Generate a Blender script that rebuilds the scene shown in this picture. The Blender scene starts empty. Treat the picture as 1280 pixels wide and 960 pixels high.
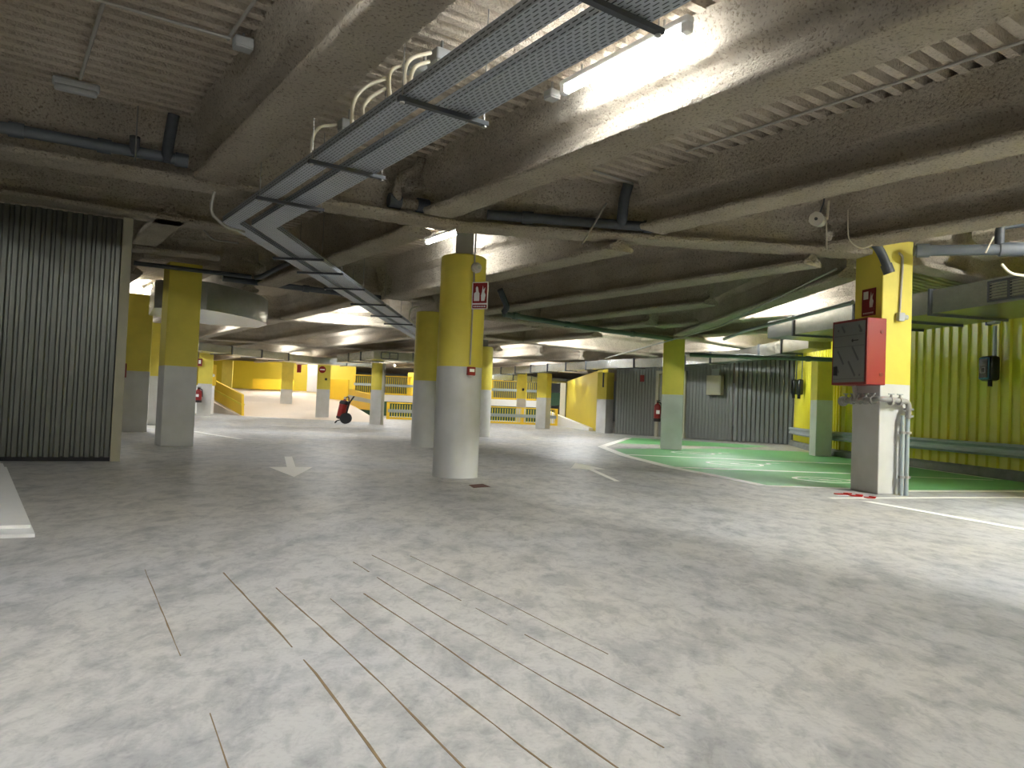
import bpy, bmesh, math, random
from mathutils import Vector, Matrix
random.seed(7)
S = bpy.context.scene
COL = S.collection
pi = math.pi

# ------------------------------------------------------------------ survey of the photograph
# camera 0.85 m above the slab; ray() turns a reading on the 1280 x 960 photograph into a direction,
# at() gives the point where it meets a level z, dp() the point at a depth Y
F = 930.0
PITCH = math.atan(29 / F)
ROLL = math.atan(0.04)
H = 0.85
fw = Vector((0, math.cos(PITCH), math.sin(PITCH)))
u0 = Vector((0, -math.sin(PITCH), math.cos(PITCH)))
r0 = Vector((1, 0, 0))
rt = r0 * math.cos(ROLL) + u0 * math.sin(ROLL)
up = -r0 * math.sin(ROLL) + u0 * math.cos(ROLL)
EYE = Vector((0, 0, H))
def ray(u, v): return fw + rt * ((u - 640) / F) + up * ((480 - v) / F)
def at(u, v, z=0.0):
    d = ray(u, v); return EYE + d * ((z - H) / d.z)
def dp(u, v, Y):
    d = ray(u, v); return EYE + d * (Y / d.y)
# structural grid: joists run along D (away from the camera, to the left), N is across them
N = Vector((.818, .575, 0)); D = Vector((-.575, .818, 0))
def W(p, t, z=0.0):
    v = N * p + D * t; v.z = z; return v
DECK = 3.40

# ------------------------------------------------------------------ materials
def newmat(name):
    m = bpy.data.materials.new(name); m.use_nodes = True
    nt = m.node_tree
    b = nt.nodes['Principled BSDF']
    return m, nt, b
def lin(c):
    return tuple((x / 255 / 12.92 if x / 255 <= .04045 else ((x / 255 + .055) / 1.055) ** 2.4) for x in c) + (1,)
def plain(name, rgb, rough=.6, metal=0.0, var=.08, vscale=8, bump=0.0, bscale=60, spec=.5):
    m, nt, b = newmat(name)
    L = nt.links
    tc = nt.nodes.new('ShaderNodeTexCoord')
    n = nt.nodes.new('ShaderNodeTexNoise'); n.inputs['Scale'].default_value = vscale; n.inputs['Detail'].default_value = 5
    L.new(tc.outputs['Object'], n.inputs['Vector'])
    mx = nt.nodes.new('ShaderNodeMix'); mx.data_type = 'RGBA'
    c = lin(rgb)
    mx.inputs[6].default_value = tuple(max(0, x * (1 - var)) for x in c[:3]) + (1,)
    mx.inputs[7].default_value = tuple(min(1, x * (1 + var)) for x in c[:3]) + (1,)
    L.new(n.outputs['Fac'], mx.inputs[0]); L.new(mx.outputs[2], b.inputs['Base Color'])
    b.inputs['Roughness'].default_value = rough; b.inputs['Metallic'].default_value = metal
    b.inputs['Specular IOR Level'].default_value = spec
    if bump:
        n2 = nt.nodes.new('ShaderNodeTexNoise'); n2.inputs['Scale'].default_value = bscale; n2.inputs['Detail'].default_value = 4
        L.new(tc.outputs['Object'], n2.inputs['Vector'])
        bp = nt.nodes.new('ShaderNodeBump'); bp.inputs['Strength'].default_value = bump; bp.inputs['Distance'].default_value = .01
        L.new(n2.outputs['Fac'], bp.inputs['Height']); L.new(bp.outputs['Normal'], b.inputs['Normal'])
    return m
def spray(name, dark, light, bump=1.0, dist=.085, pock=(.52, .47, .42, 1)):
    """sprayed fireproofing: lumpy, matt, slightly blotchy"""
    m, nt, b = newmat(name); L = nt.links
    geo = nt.nodes.new('ShaderNodeNewGeometry')
    n1 = nt.nodes.new('ShaderNodeTexNoise'); n1.inputs['Scale'].default_value = 1.7; n1.inputs['Detail'].default_value = 6
    n2 = nt.nodes.new('ShaderNodeTexNoise'); n2.inputs['Scale'].default_value = 46; n2.inputs['Detail'].default_value = 6; n2.inputs['Roughness'].default_value = .65
    n3 = nt.nodes.new('ShaderNodeTexNoise'); n3.inputs['Scale'].default_value = 9; n3.inputs['Detail'].default_value = 3
    for n in (n1, n2, n3): L.new(geo.outputs['Position'], n.inputs['Vector'])
    r = nt.nodes.new('ShaderNodeValToRGB')
    r.color_ramp.elements[0].position = .3; r.color_ramp.elements[1].position = .7
    r.color_ramp.elements[0].color = lin(dark); r.color_ramp.elements[1].color = lin(light)
    L.new(n1.outputs['Fac'], r.inputs['Fac'])
    r2 = nt.nodes.new('ShaderNodeValToRGB')
    r2.color_ramp.elements[0].position = .34; r2.color_ramp.elements[1].position = .47
    r2.color_ramp.elements[0].color = pock; r2.color_ramp.elements[1].color = (1, 1, 1, 1)
    L.new(n2.outputs['Fac'], r2.inputs['Fac'])
    mx = nt.nodes.new('ShaderNodeMix'); mx.data_type = 'RGBA'; mx.blend_type = 'MULTIPLY'; mx.inputs[0].default_value = 1
    L.new(r.outputs['Color'], mx.inputs[6]); L.new(r2.outputs['Color'], mx.inputs[7]); L.new(mx.outputs[2], b.inputs['Base Color'])
    ad = nt.nodes.new('ShaderNodeMath'); ad.operation = 'ADD'
    L.new(n2.outputs['Fac'], ad.inputs[0]); L.new(n3.outputs['Fac'], ad.inputs[1])
    bp = nt.nodes.new('ShaderNodeBump'); bp.inputs['Strength'].default_value = bump; bp.inputs['Distance'].default_value = dist
    L.new(ad.outputs[0], bp.inputs['Height']); L.new(bp.outputs['Normal'], b.inputs['Normal'])
    b.inputs['Roughness'].default_value = .95; b.inputs['Specular IOR Level'].default_value = .15
    return m
def galv(name, rgb, rough=.35, metal=.85):
    m, nt, b = newmat(name); L = nt.links
    tc = nt.nodes.new('ShaderNodeTexCoord')
    v = nt.nodes.new('ShaderNodeTexVoronoi'); v.inputs['Scale'].default_value = 30
    L.new(tc.outputs['Object'], v.inputs['Vector'])
    n = nt.nodes.new('ShaderNodeTexNoise'); n.inputs['Scale'].default_value = 4
    L.new(tc.outputs['Object'], n.inputs['Vector'])
    c = lin(rgb)
    r = nt.nodes.new('ShaderNodeMix'); r.data_type = 'RGBA'
    r.inputs[6].default_value = tuple(x * .8 for x in c[:3]) + (1,); r.inputs[7].default_value = tuple(min(1, x * 1.15) for x in c[:3]) + (1,)
    ad = nt.nodes.new('ShaderNodeMath'); ad.operation = 'MULTIPLY_ADD'; ad.inputs[1].default_value = .4
    L.new(v.outputs['Color'], ad.inputs[0]); L.new(n.outputs['Fac'], ad.inputs[2])
    L.new(ad.outputs[0], r.inputs[0]); L.new(r.outputs[2], b.inputs['Base Color'])
    b.inputs['Metallic'].default_value = metal; b.inputs['Roughness'].default_value = rough
    bp = nt.nodes.new('ShaderNodeBump'); bp.inputs['Strength'].default_value = .12; bp.inputs['Distance'].default_value = .05
    L.new(n.outputs['Fac'], bp.inputs['Height']); L.new(bp.outputs['Normal'], b.inputs['Normal'])
    return m
def painted_column():
    """yellow paint above 1.30 m, light grey below, measured from the column's own foot"""
    m, nt, b = newmat('column_paint'); L = nt.links
    tc = nt.nodes.new('ShaderNodeTexCoord'); sp = nt.nodes.new('ShaderNodeSeparateXYZ')
    L.new(tc.outputs['Object'], sp.inputs[0])
    gt = nt.nodes.new('ShaderNodeMath'); gt.operation = 'GREATER_THAN'; gt.inputs[1].default_value = 1.30
    L.new(sp.outputs['Z'], gt.inputs[0])
    n = nt.nodes.new('ShaderNodeTexNoise'); n.inputs['Scale'].default_value = 3; n.inputs['Detail'].default_value = 6
    L.new(tc.outputs['Object'], n.inputs['Vector'])
    mx = nt.nodes.new('ShaderNodeMix'); mx.data_type = 'RGBA'
    mx.inputs[6].default_value = lin((206, 206, 203)); mx.inputs[7].default_value = lin((224, 208, 84))
    L.new(gt.outputs[0], mx.inputs[0])
    r = nt.nodes.new('ShaderNodeValToRGB'); r.color_ramp.elements[0].color = (.9, .9, .88, 1); r.color_ramp.elements[1].color = (1, 1, 1, 1)
    r.color_ramp.elements[0].position = .35; r.color_ramp.elements[1].position = .6
    L.new(n.outputs['Fac'], r.inputs['Fac'])
    m2 = nt.nodes.new('ShaderNodeMix'); m2.data_type = 'RGBA'; m2.blend_type = 'MULTIPLY'; m2.inputs[0].default_value = 1
    L.new(mx.outputs[2], m2.inputs[6]); L.new(r.outputs['Color'], m2.inputs[7]); L.new(m2.outputs[2], b.inputs['Base Color'])
    b.inputs['Roughness'].default_value = .5
    bp = nt.nodes.new('ShaderNodeBump'); bp.inputs['Strength'].default_value = .15; bp.inputs['Distance'].default_value = .004
    n2 = nt.nodes.new('ShaderNodeTexNoise'); n2.inputs['Scale'].default_value = 30
    L.new(tc.outputs['Object'], n2.inputs['Vector']); L.new(n2.outputs['Fac'], bp.inputs['Height']); L.new(bp.outputs['Normal'], b.inputs['Normal'])
    return m
def floor_mat():
    m, nt, b = newmat('trowelled_concrete'); L = nt.links
    geo = nt.nodes.new('ShaderNodeNewGeometry')
    def noise(scale, detail, rough=.5, vec=None, dist=0):
        n = nt.nodes.new('ShaderNodeTexNoise'); n.inputs['Scale'].default_value = scale; n.inputs['Detail'].default_value = detail
        n.inputs['Roughness'].default_value = rough; n.inputs['Distortion'].default_value = dist
        L.new(vec or geo.outputs['Position'], n.inputs['Vector']); return n.outputs['Fac']
    def ramp(fac, a, c, p0, p1):
        r = nt.nodes.new('ShaderNodeValToRGB'); e = r.color_ramp.elements
        e[0].position, e[1].position, e[0].color, e[1].color = p0, p1, a, c
        L.new(fac, r.inputs['Fac']); return r.outputs['Color']
    def mul(a, c, f=1.0):
        x = nt.nodes.new('ShaderNodeMix'); x.data_type = 'RGBA'; x.blend_type = 'MULTIPLY'; x.inputs[0].default_value = f
        L.new(a, x.inputs[6]); L.new(c, x.inputs[7]); return x.outputs[2]
    mp = nt.nodes.new('ShaderNodeMapping'); mp.inputs['Scale'].default_value = (1.6, .9, 1); mp.inputs['Rotation'].default_value = (0, 0, .5)
    L.new(geo.outputs['Position'], mp.inputs['Vector'])
    base = ramp(noise(.45, 3), lin((180, 180, 180)), lin((194, 190, 182)), .35, .65)
    blot = ramp(noise(2.9, 7, .66, mp.outputs[0], .35), (.70, .71, .725, 1), (1, 1, 1, 1), .38, .55)
    fine = ramp(noise(9, 7, .68, mp.outputs[0], .6), (.70, .71, .72, 1), (1, 1, 1, 1), .36, .52)
    speck = ramp(noise(60, 3), (.86, .86, .86, 1), (1, 1, 1, 1), .3, .5)
    c = mul(mul(mul(base, blot), fine, .8), speck, .8)
    L.new(c, b.inputs['Base Color'])
    rr = nt.nodes.new('ShaderNodeMapRange'); rr.inputs['To Min'].default_value = .38; rr.inputs['To Max'].default_value = .62
    L.new(noise(3, 5), rr.inputs[0]); L.new(rr.outputs[0], b.inputs['Roughness'])
    b.inputs['Specular IOR Level'].default_value = .4
    bp = nt.nodes.new('ShaderNodeBump'); bp.inputs['Strength'].default_value = .25; bp.inputs['Distance'].default_value = .006
    L.new(noise(12, 5), bp.inputs['Height']); L.new(bp.outputs['Normal'], b.inputs['Normal'])
    return m
def perforated(name, rgb):
    """galvanised tray sheet with rows of slots painted dark as shaded holes, from UV in metres (u along, v across)"""
    m, nt, b = newmat(name); L = nt.links
    uv = nt.nodes.new('ShaderNodeUVMap'); uv.uv_map = 'UVMap'
    br = nt.nodes.new('ShaderNodeTexBrick')
    br.offset = .5; br.inputs['Scale'].default_value = 1; br.inputs['Brick Width'].default_value = .06; br.inputs['Row Height'].default_value = .026
    br.inputs['Mortar Size'].default_value = .0095; br.inputs['Mortar Smooth'].default_value = 0
    L.new(uv.outputs[0], br.inputs['Vector'])
    c = lin(rgb)
    n = nt.nodes.new('ShaderNodeTexNoise'); n.inputs['Scale'].default_value = 6
    L.new(uv.outputs[0], n.inputs['Vector'])
    mx = nt.nodes.new('ShaderNodeMix'); mx.data_type = 'RGBA'
    mx.inputs[6].default_value = tuple(x * .85 for x in c[:3]) + (1,); mx.inputs[7].default_value = tuple(x * 1.1 for x in c[:3]) + (1,)
    L.new(n.outputs['Fac'], mx.inputs[0])
    m3 = nt.nodes.new('ShaderNodeMix'); m3.data_type = 'RGBA'; m3.inputs[6].default_value = (.02, .02, .024, 1)  # slots are dark colour on solid sheet, standing in for shaded openings
    L.new(br.outputs['Fac'], m3.inputs[0]); L.new(mx.outputs[2], m3.inputs[7]); L.new(m3.outputs[2], b.inputs['Base Color'])
    b.inputs['Metallic'].default_value = .35; b.inputs['Roughness'].default_value = .45
    return m
def emit(name, strength, col=(.95, .98, 1, 1)):
    m, nt, b = newmat(name)
    b.inputs['Base Color'].default_value = (.9, .9, .9, 1)
    b.inputs['Emission Color'].default_value = col; b.inputs['Emission Strength'].default_value = strength
    return m

M = dict(
    spray=spray('sprayed_fireproofing', (206, 194, 174), (226, 215, 196)),
    deckspray=spray('sprayed_deck', (204, 192, 172), (224, 212, 194), .9, .04, (.76, .73, .70, 1)),
    floor=floor_mat(), column=painted_column(),
    yellow=plain('yellow_paint', (228, 206, 60), .5, 0, .05, 2), yellow2=plain('golden_paint', (234, 196, 48), .5, 0, .05, 2),
    ywall=plain('yellow_sheet', (220, 212, 52), .38, 0, .05, 2), greywall=plain('grey_sheet', (122, 126, 124), .4, .35, .07, 2),
    dark_sheet=plain('steel_sheet', (118, 120, 112), .3, .75, .07, 2), trim=plain('trim_paint', (176, 172, 152), .5),
    ramp=plain('ramp_concrete', (222, 208, 190), .75, 0, .06, 1.5, .2, 20), white=plain('white_paint', (244, 244, 242), .5, 0, .04),
    linewhite=plain('road_paint', (248, 246, 238), .6, 0, .04, 14), green=plain('green_floor_paint', (112, 182, 116), .45, 0, .16, 1.3),
    kerb=plain('kerb_concrete', (128, 132, 124), .85, 0, .35, 6), groove=plain('groove_grime', (126, 106, 76), .9, 0, .3, 9),
    galv=galv('galvanised_sheet', (186, 190, 188), .27, .9), rail=plain('grey_rail', (160, 170, 172), .45, .2),
    steel=plain('bare_steel', (92, 94, 96), .45, .6), greypipe=plain('painted_pipe', (150, 148, 142), .5), darksteel=plain('dark_steel', (72, 75, 80), .5, .4), rod=plain('zinc_rod', (170, 168, 160), .4, .6),
    pvc=plain('grey_pvc', (96, 102, 108), .4), soil=plain('dark_pipe', (66, 70, 74), .5, 0, .3, 20, .4, 40), sprpipe=spray('sprayed_pipe', (176, 164, 144), (206, 194, 174)),
    conduit=plain('grey_conduit', (172, 168, 158), .45), cable=plain('cream_cable', (222, 214, 190), .45), box=plain('grey_plastic', (178, 180, 178), .5),
    red=plain('red_enamel', (140, 10, 8), .45), darkred=plain('deep_red', (120, 14, 18), .4), fred=plain('extinguisher_red', (128, 18, 14), .3),
    black=plain('black_rubber', (24, 25, 28), .55), charger=plain('charger_black', (20, 22, 26), .25), blue=plain('charger_blue', (60, 120, 150), .35),
    brushed=plain('brushed_door', (116, 118, 118), .42, .3, .04), tape=plain('red_tape', (190, 24, 18), .5), rust=plain('rusty_iron', (96, 62, 50), .8, 0, .3, 30),
    doorpaint=plain('door_paint', (150, 152, 152), .5), darkgreen=plain('dark_green_wall', (52, 84, 58), .6), pipegreen=plain('green_grey_pipe', (92, 108, 98), .45),
    tube=emit('tube_glow', 110), tube_soft=emit('tube_glow_soft', 26), cream=plain('cream_fitting', (206, 200, 190), .5), blotch=plain('dark_blotch', (40, 38, 36), .9),
)
M['tube_near'] = emit('tube_glow_near', 30); M['tube_far'] = emit('tube_glow_far', 62); M['tube_mid'] = emit('tube_glow_mid', 66); M['tube_strong'] = emit('tube_glow_strong', 370)
M['perf'] = perforated('perforated_tray', (168, 174, 182))

# ------------------------------------------------------------------ mesh builder
class MB:
    def __init__(s): s.v = []; s.f = []; s.uv = []
    def add(s, vs, fs, uvs=None):
        o = len(s.v); s.v += [Vector(v) for v in vs]
        for i, f in enumerate(fs):
            s.f.append(tuple(o + k for k in f)); s.uv.append(uvs[i] if uvs else None)
        return s
    def box(s, c, size, rot=0.0, tilt=None):
        a, b, h = size[0] / 2, size[1] / 2, size[2] / 2
        R = Matrix.Rotation(rot, 3, 'Z')
        if tilt is not None: R = tilt
        vs = [Vector(c) + R @ Vector((x * a, y * b, z * h)) for x in (-1, 1) for y in (-1, 1) for z in (-1, 1)]
        return s.add(vs, [(0, 1, 3, 2), (4, 6, 7, 5), (0, 4, 5, 1), (2, 3, 7, 6), (0, 2, 6, 4), (1, 5, 7, 3)])
    def cbox(s, c, size, rot=0.0, ch=.01):
        """box with chamfered edges"""
        bm = bmesh.new(); bmesh.ops.create_cube(bm, size=1)
        for v in bm.verts: v.co = Vector((v.co.x * size[0], v.co.y * size[1], v.co.z * size[2]))
        bmesh.ops.bevel(bm, geom=bm.edges[:], offset=ch, segments=2, affect='EDGES', profile=.5)
        R = Matrix.Rotation(rot, 3, 'Z'); bm.verts.index_update()
        s.add([Vector(c) + R @ v.co for v in bm.verts], [[v.index for v in f.verts] for f in bm.faces]); bm.free(); return s
    def prism(s, poly, z0, z1):
        n = len(poly)
        vs = [Vector((p[0], p[1], z0)) for p in poly] + [Vector((p[0], p[1], z1)) for p in poly]
        return s.add(vs, [tuple(range(n - 1, -1, -1)), tuple(range(n, 2 * n))] + [(i, (i + 1) % n, n + (i + 1) % n, n + i) for i in range(n)])
    def cyl(s, p0, p1, r, seg=12, r2=None, cap=True):
        p0, p1 = Vector(p0), Vector(p1); ax = (p1 - p0).normalized(); r2 = r if r2 is None else r2
        a = ax.orthogonal().normalized(); b = ax.cross(a)
        vs = [p0 + (a * math.cos(2 * pi * i / seg) + b * math.sin(2 * pi * i / seg)) * r for i in range(seg)]
        vs += [p1 + (a * math.cos(2 * pi * i / seg) + b * math.sin(2 * pi * i / seg)) * r2 for i in range(seg)]
        fs = [(i, (i + 1) % seg, seg + (i + 1) % seg, seg + i) for i in range(seg)]
        if cap: fs += [tuple(range(seg - 1, -1, -1)), tuple(range(seg, 2 * seg))]
        return s.add(vs, fs)
    def lathe(s, c, prof, seg=24, axis=Vector((0, 0, 1))):
        axis = Vector(axis).normalized(); a = axis.orthogonal().normalized(); b = axis.cross(a); c = Vector(c)
        vs = []
        for (r, h) in prof:
            for i in range(seg):
                t = 2 * pi * i / seg; vs.append(c + axis * h + (a * math.cos(t) + b * math.sin(t)) * r)
        fs = [(k * seg + i, k * seg + (i + 1) % seg, (k + 1) * seg + (i + 1) % seg, (k + 1) * seg + i) for k in range(len(prof) - 1) for i in range(seg)]
        fs += [tuple(range(seg - 1, -1, -1)), tuple((len(prof) - 1) * seg + i for i in range(seg))]
        return s.add(vs, fs)
    def tube(s, path, r, seg=10, bend=0.0, bs=5):
        P = [Vector(p) for p in path]
        if bend > 0 and len(P) > 2:
            Q = [P[0]]
            for i in range(1, len(P) - 1):
                a, b, c = P[i - 1], P[i], P[i + 1]
                k = min(bend, (a - b).length * .49, (c - b).length * .49)
                q0 = b + (a - b).normalized() * k; q2 = b + (c - b).normalized() * k
                for j in range(bs + 1):
                    t = j / bs; Q.append(q0 * (1 - t) ** 2 + b * 2 * t * (1 - t) + q2 * t * t)
            Q.append(P[-1]); P = Q
        n = len(P); vs = []; prev = None
        for i in range(n):
            tg = (P[min(i + 1, n - 1)] - P[max(i - 1, 0)])
            tg = tg.normalized() if tg.length > 1e-9 else Vector((0, 0, 1))
            a = tg.orthogonal().normalized() if prev is None else (prev - tg * prev.dot(tg)).normalized()
            prev = a; b = tg.cross(a)
            vs += [P[i] + (a * math.cos(2 * pi * k / seg) + b * math.sin(2 * pi * k / seg)) * r for k in range(seg)]
        fs = [(i * seg + k, i * seg + (k + 1) % seg, (i + 1) * seg + (k + 1) % seg, (i + 1) * seg + k) for i in range(n - 1) for k in range(seg)]
        fs += [tuple(range(seg - 1, -1, -1)), tuple((n - 1) * seg + k for k in range(seg))]
        return s.add(vs, fs)
    def sweep(s, path, prof, closed=True, jit=0.0, step=0.0):
        """extrude a profile of (offset to the path's side, height) along a level path with mitred corners"""
        P = [Vector(p) for p in path]
        if step:
            Q = []
            for i in range(len(P) - 1):
                k = max(1, int((P[i + 1] - P[i]).length / step))
                Q += [P[i].lerp(P[i + 1], j / k) for j in range(k)]
            P = Q + [P[-1]]
        n, m = len(P), len(prof); vs = []; us = []; acc = 0
        vl = [0]
        for j in range(1, m): vl.append(vl[-1] + math.hypot(prof[j][0] - prof[j - 1][0], prof[j][1] - prof[j - 1][1]))
        for i in range(n):
            t0 = (P[i] - P[i - 1]).normalized() if i else (P[1] - P[0]).normalized()
            t1 = (P[i + 1] - P[i]).normalized() if i < n - 1 else t0
            if i: acc += (P[i] - P[i - 1]).length
            s0 = Vector((t0.y, -t0.x, 0)).normalized(); s1 = Vector((t1.y, -t1.x, 0)).normalized()
            mi = (s0 + s1).normalized(); mi = mi / max(.3, mi.dot(s0))
            for (x, z) in prof:
                q = P[i] + mi * x + Vector((0, 0, z))
                if jit: q = q + Vector((random.uniform(-jit, jit), random.uniform(-jit, jit), random.uniform(-jit, jit)))
                vs.append(q)
            us.append(acc)
        fs, uv = [], []
        for i in range(n - 1):
            for j in range(m if closed else m - 1):
                k = (j + 1) % m
                fs.append((i * m + j, (i + 1) * m + j, (i + 1) * m + k, i * m + k))
                uv.append([(us[i], vl[j]), (us[i + 1], vl[j]), (us[i + 1], vl[k]), (us[i], vl[k])])
        if closed:
            fs += [tuple(range(m)), tuple((n - 1) * m + j for j in range(m - 1, -1, -1))]; uv += [None, None]
        return s.add(vs, fs, uv)
    def build(s, name, mat, parent=None, origin=None, smooth=None, kind=None):
        if parent is not None:
            r = parent
            while r.parent is not None: r = r.parent
            inv = Matrix.LocRotScale(r.location, r.rotation_euler, None).inverted()
            vs = [inv @ v for v in s.v]; loc = None
        else:
            if origin is None:
                xs = [v.x for v in s.v]; ys = [v.y for v in s.v]; zs = [v.z for v in s.v]
                origin = Vector(((min(xs) + max(xs)) / 2, (min(ys) + max(ys)) / 2, min(zs)))
            loc = Vector(origin); vs = [v - loc for v in s.v]
        me = bpy.data.meshes.new(name); me.from_pydata([tuple(v) for v in vs], [], s.f)
        if any(u for u in s.uv):
            lay = me.uv_layers.new(name='UVMap')
            for p, u in zip(me.polygons, s.uv):
                if u:
                    for li, q in zip(p.loop_indices, u): lay.data[li].uv = q
        bm = bmesh.new(); bm.from_mesh(me); bmesh.ops.recalc_face_normals(bm, faces=bm.faces[:]); bm.to_mesh(me); bm.free()
        me.materials.append(M[mat] if isinstance(mat, str) else mat)
        if smooth:
            for p in me.polygons: p.use_smooth = True
            me.set_sharp_from_angle(angle=math.radians(smooth))
        me.update()
        o = bpy.data.objects.new(name, me); COL.objects.link(o)
        if parent is not None: o.parent = parent
        else: o.location = loc
        if kind: o['kind'] = kind
        return o
def tag(o, label, cat, group=None, kind='thing'):
    o['label'] = label; o['category'] = cat; o['kind'] = kind
    if group: o['group'] = group
    return o
def empty(name, loc, label, cat, group=None, rz=0.0):
    o = bpy.data.objects.new(name, None); o.location = loc; o.rotation_euler = (0, 0, rz); o.empty_display_size = .1
    COL.objects.link(o); return tag(o, label, cat, group)
def struct(mb, name, mat, smooth=None, label=None):
    o = mb.build(name, mat, smooth=smooth, kind='structure')
    if label: o['label'] = label
    return o

# ------------------------------------------------------------------ floor and painted markings
struct(MB().box((-4, 28, -.1), (46, 78, .2)), 'floor', 'floor')
def slab_poly(name, pts, z, mat, label=None):
    return struct(MB().prism([(p.x, p.y) for p in pts], z - .0015, z), name, mat, label=label)
def fpoly(uvs): return [at(u, v) for u, v in uvs]
def stripe(a, b, w, z, name='floor_marking', mat='linewhite'):
    a, b = Vector(a), Vector(b); d = (b - a).normalized(); s = Vector((d.y, -d.x, 0)) * w / 2
    return slab_poly(name, [a - s, b - s, b + s, a + s], z, mat)
# green charging bays
g = [at(783, 549), at(868, 552), at(958, 557.5), at(940, 560.5), at(765, 559)]
slab_poly('floor_marking', fpoly([(786, 547), (866, 551.5), (962, 558), (930, 559.5), (768, 554)]), .003, 'green')
slab_poly('floor_marking', fpoly([(768, 561), (900, 561), (1000, 564.5), (1140, 583), (1300, 603), (1330, 612), (1135, 613), (950, 606.5), (905, 596), (840, 583.5), (780, 569)]), .003, 'green')
for a, b, w in [((752, 558.5), (782, 570), .2), ((782, 570), (840, 584.5), .2), ((840, 584.5), (905, 597), .19), ((905, 597), (955, 607.5), .17),
                ((955, 607.5), (1075, 611.5), .15), ((1130, 614), (1300, 614.5), .15), ((752, 558.5), (786, 547.5), .2),
                ((782, 568.5), (1068, 580.5), .2), ((835, 584), (1068, 592.5), .15), ((1125, 582), (1250, 600), .08), ((1125, 595.5), (1240, 600.5), .09)]:
    stripe(at(*a), at(*b), w, .005)
# charging symbols painted in the bays
def symbol(u, v, s):
    c = at(u, v); mb = MB()
    R = Matrix.Rotation(.35, 3, 'Z')
    def seg(a, b, w):
        a, b = c + R @ Vector((a[0] * s, a[1] * s, 0)), c + R @ Vector((b[0] * s, b[1] * s, 0)); d = (b - a).normalized(); q = Vector((d.y, -d.x, 0)) * w / 2
        mb.prism([(p.x, p.y) for p in (a - q, b - q, b + q, a + q)], .0035, .005)
    k = 14
    for i in range(k):
        a0, a1 = 2 * pi * i / k, 2 * pi * (i + 1) / k
        seg((math.cos(a0) * .5, math.sin(a0) * .5), (math.cos(a1) * .5, math.sin(a1) * .5), .07)
    seg((.5, 0), (.8, 0), .07); seg((.8, 0), (.95, .25), .07); seg((.95, .25), (1.25, .25), .07)
    seg((-.2, .15), (.1, 0), .06); seg((.1, 0), (-.1, -.02), .06); seg((-.1, -.02), (.2, -.2), .06)
    struct(mb, 'floor_marking', 'linewhite')
symbol(866, 566.5, .9); symbol(918, 580, .95); symbol(1030, 600, .8)
# lane lines
stripe(at(1083, 627), at(1300, 665.5), .12, .004); stripe(at(1037, 623), at(1300, 622), .10, .004)
stripe(at(243, 539.5), at(301, 549), .14, .004); stripe(at(340, 531.5), at(420, 534.5), .12, .004)
# arrows
ar = fpoly([(355.5, 571), (365, 571), (369.5, 584), (390.5, 584.2), (367.5, 596.5), (336, 584), (358.5, 584)])
slab_poly('floor_marking', ar, .004, 'linewhite', 'white straight arrow painted on the grey floor before the round column')
ar2 = fpoly([(713.5, 585.8), (719, 579), (740, 583), (757, 586.8), (742, 587), (775, 602), (768, 601.6), (736, 587.5), (726, 586.2)])
slab_poly('floor_marking', ar2, .004, 'linewhite')
# saw-cut grooves of the slab with brown grime
def groove(uvs, w=.012):
    pts = [at(u, v) for u, v in uvs]
    mb = MB(); Q = []
    for i in range(len(pts) - 1):
        k = max(1, int((pts[i + 1] - pts[i]).length / .12)); Q += [pts[i].lerp(pts[i + 1], j / k) for j in range(k)]
    Q.append(pts[-1]); d = (pts[-1] - pts[0]).normalized(); sd = Vector((d.y, -d.x, 0)); L_, R_ = [], []
    for q in Q:
        o = random.uniform(-.0015, .0015); ww = w * .72 * random.uniform(.3, 1.0)
        L_.append(q + sd * (o - ww / 2)); R_.append(q + sd * (o + ww / 2))
    for i in range(len(Q) - 1):
        if random.random() < .03: continue
        mb.prism([(p.x, p.y) for p in (L_[i], L_[i + 1], R_[i + 1], R_[i])], .0002, .0016)
    struct(mb, 'floor_groove_line', 'groove')
groove([(181, 712), (197, 752), (226, 820)], .008)
groove([(279, 716), (330, 770), (395, 842), (483, 962)], .013); groove([(345, 735), (400, 783), (480, 858), (582, 962)], .011)
groove([(401, 739), (470, 795), (560, 862), (690, 962)], .010); groove([(455, 742), (560, 812), (660, 882), (775, 962)], .009)
groove([(433, 697), (520, 753), (640, 824), (830, 935)], .008); groove([(465, 694), (560, 742), (680, 806), (850, 895)], .007)
groove([(513, 695), (640, 757), (760, 818)], .006); groove([(262, 892), (285, 962)], .007)
# small iron drain cover by the round column
struct(MB().prism([(p.x, p.y) for p in fpoly([(586, 606.5), (603, 605), (613, 608.5), (592, 610)])], .0002, .003), 'floor_trim_plate', 'rust')

# ------------------------------------------------------------------ corrugated deck overhead
mb = MB()
t, prof = -14.0, []
while t < 66:
    for dt, z in ((0, DECK), (.068, DECK), (.08, DECK + .085), (.148, DECK + .085)): prof.append((t + dt, z))
    t += .16
p0, p1 = -24, 32
vs = [W(p0, a, z) for a, z in prof] + [W(p1, a, z) for a, z in prof]
k = len(prof)
mb.add(vs, [(i, i + 1, k + i + 1, k + i) for i in range(k - 1)])
ceil = struct(mb, 'ceiling', 'deckspray')
struct(MB().box((-4, 28, DECK + .2), (46, 78, .15)), 'ceiling_slab', 'spray')

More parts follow.
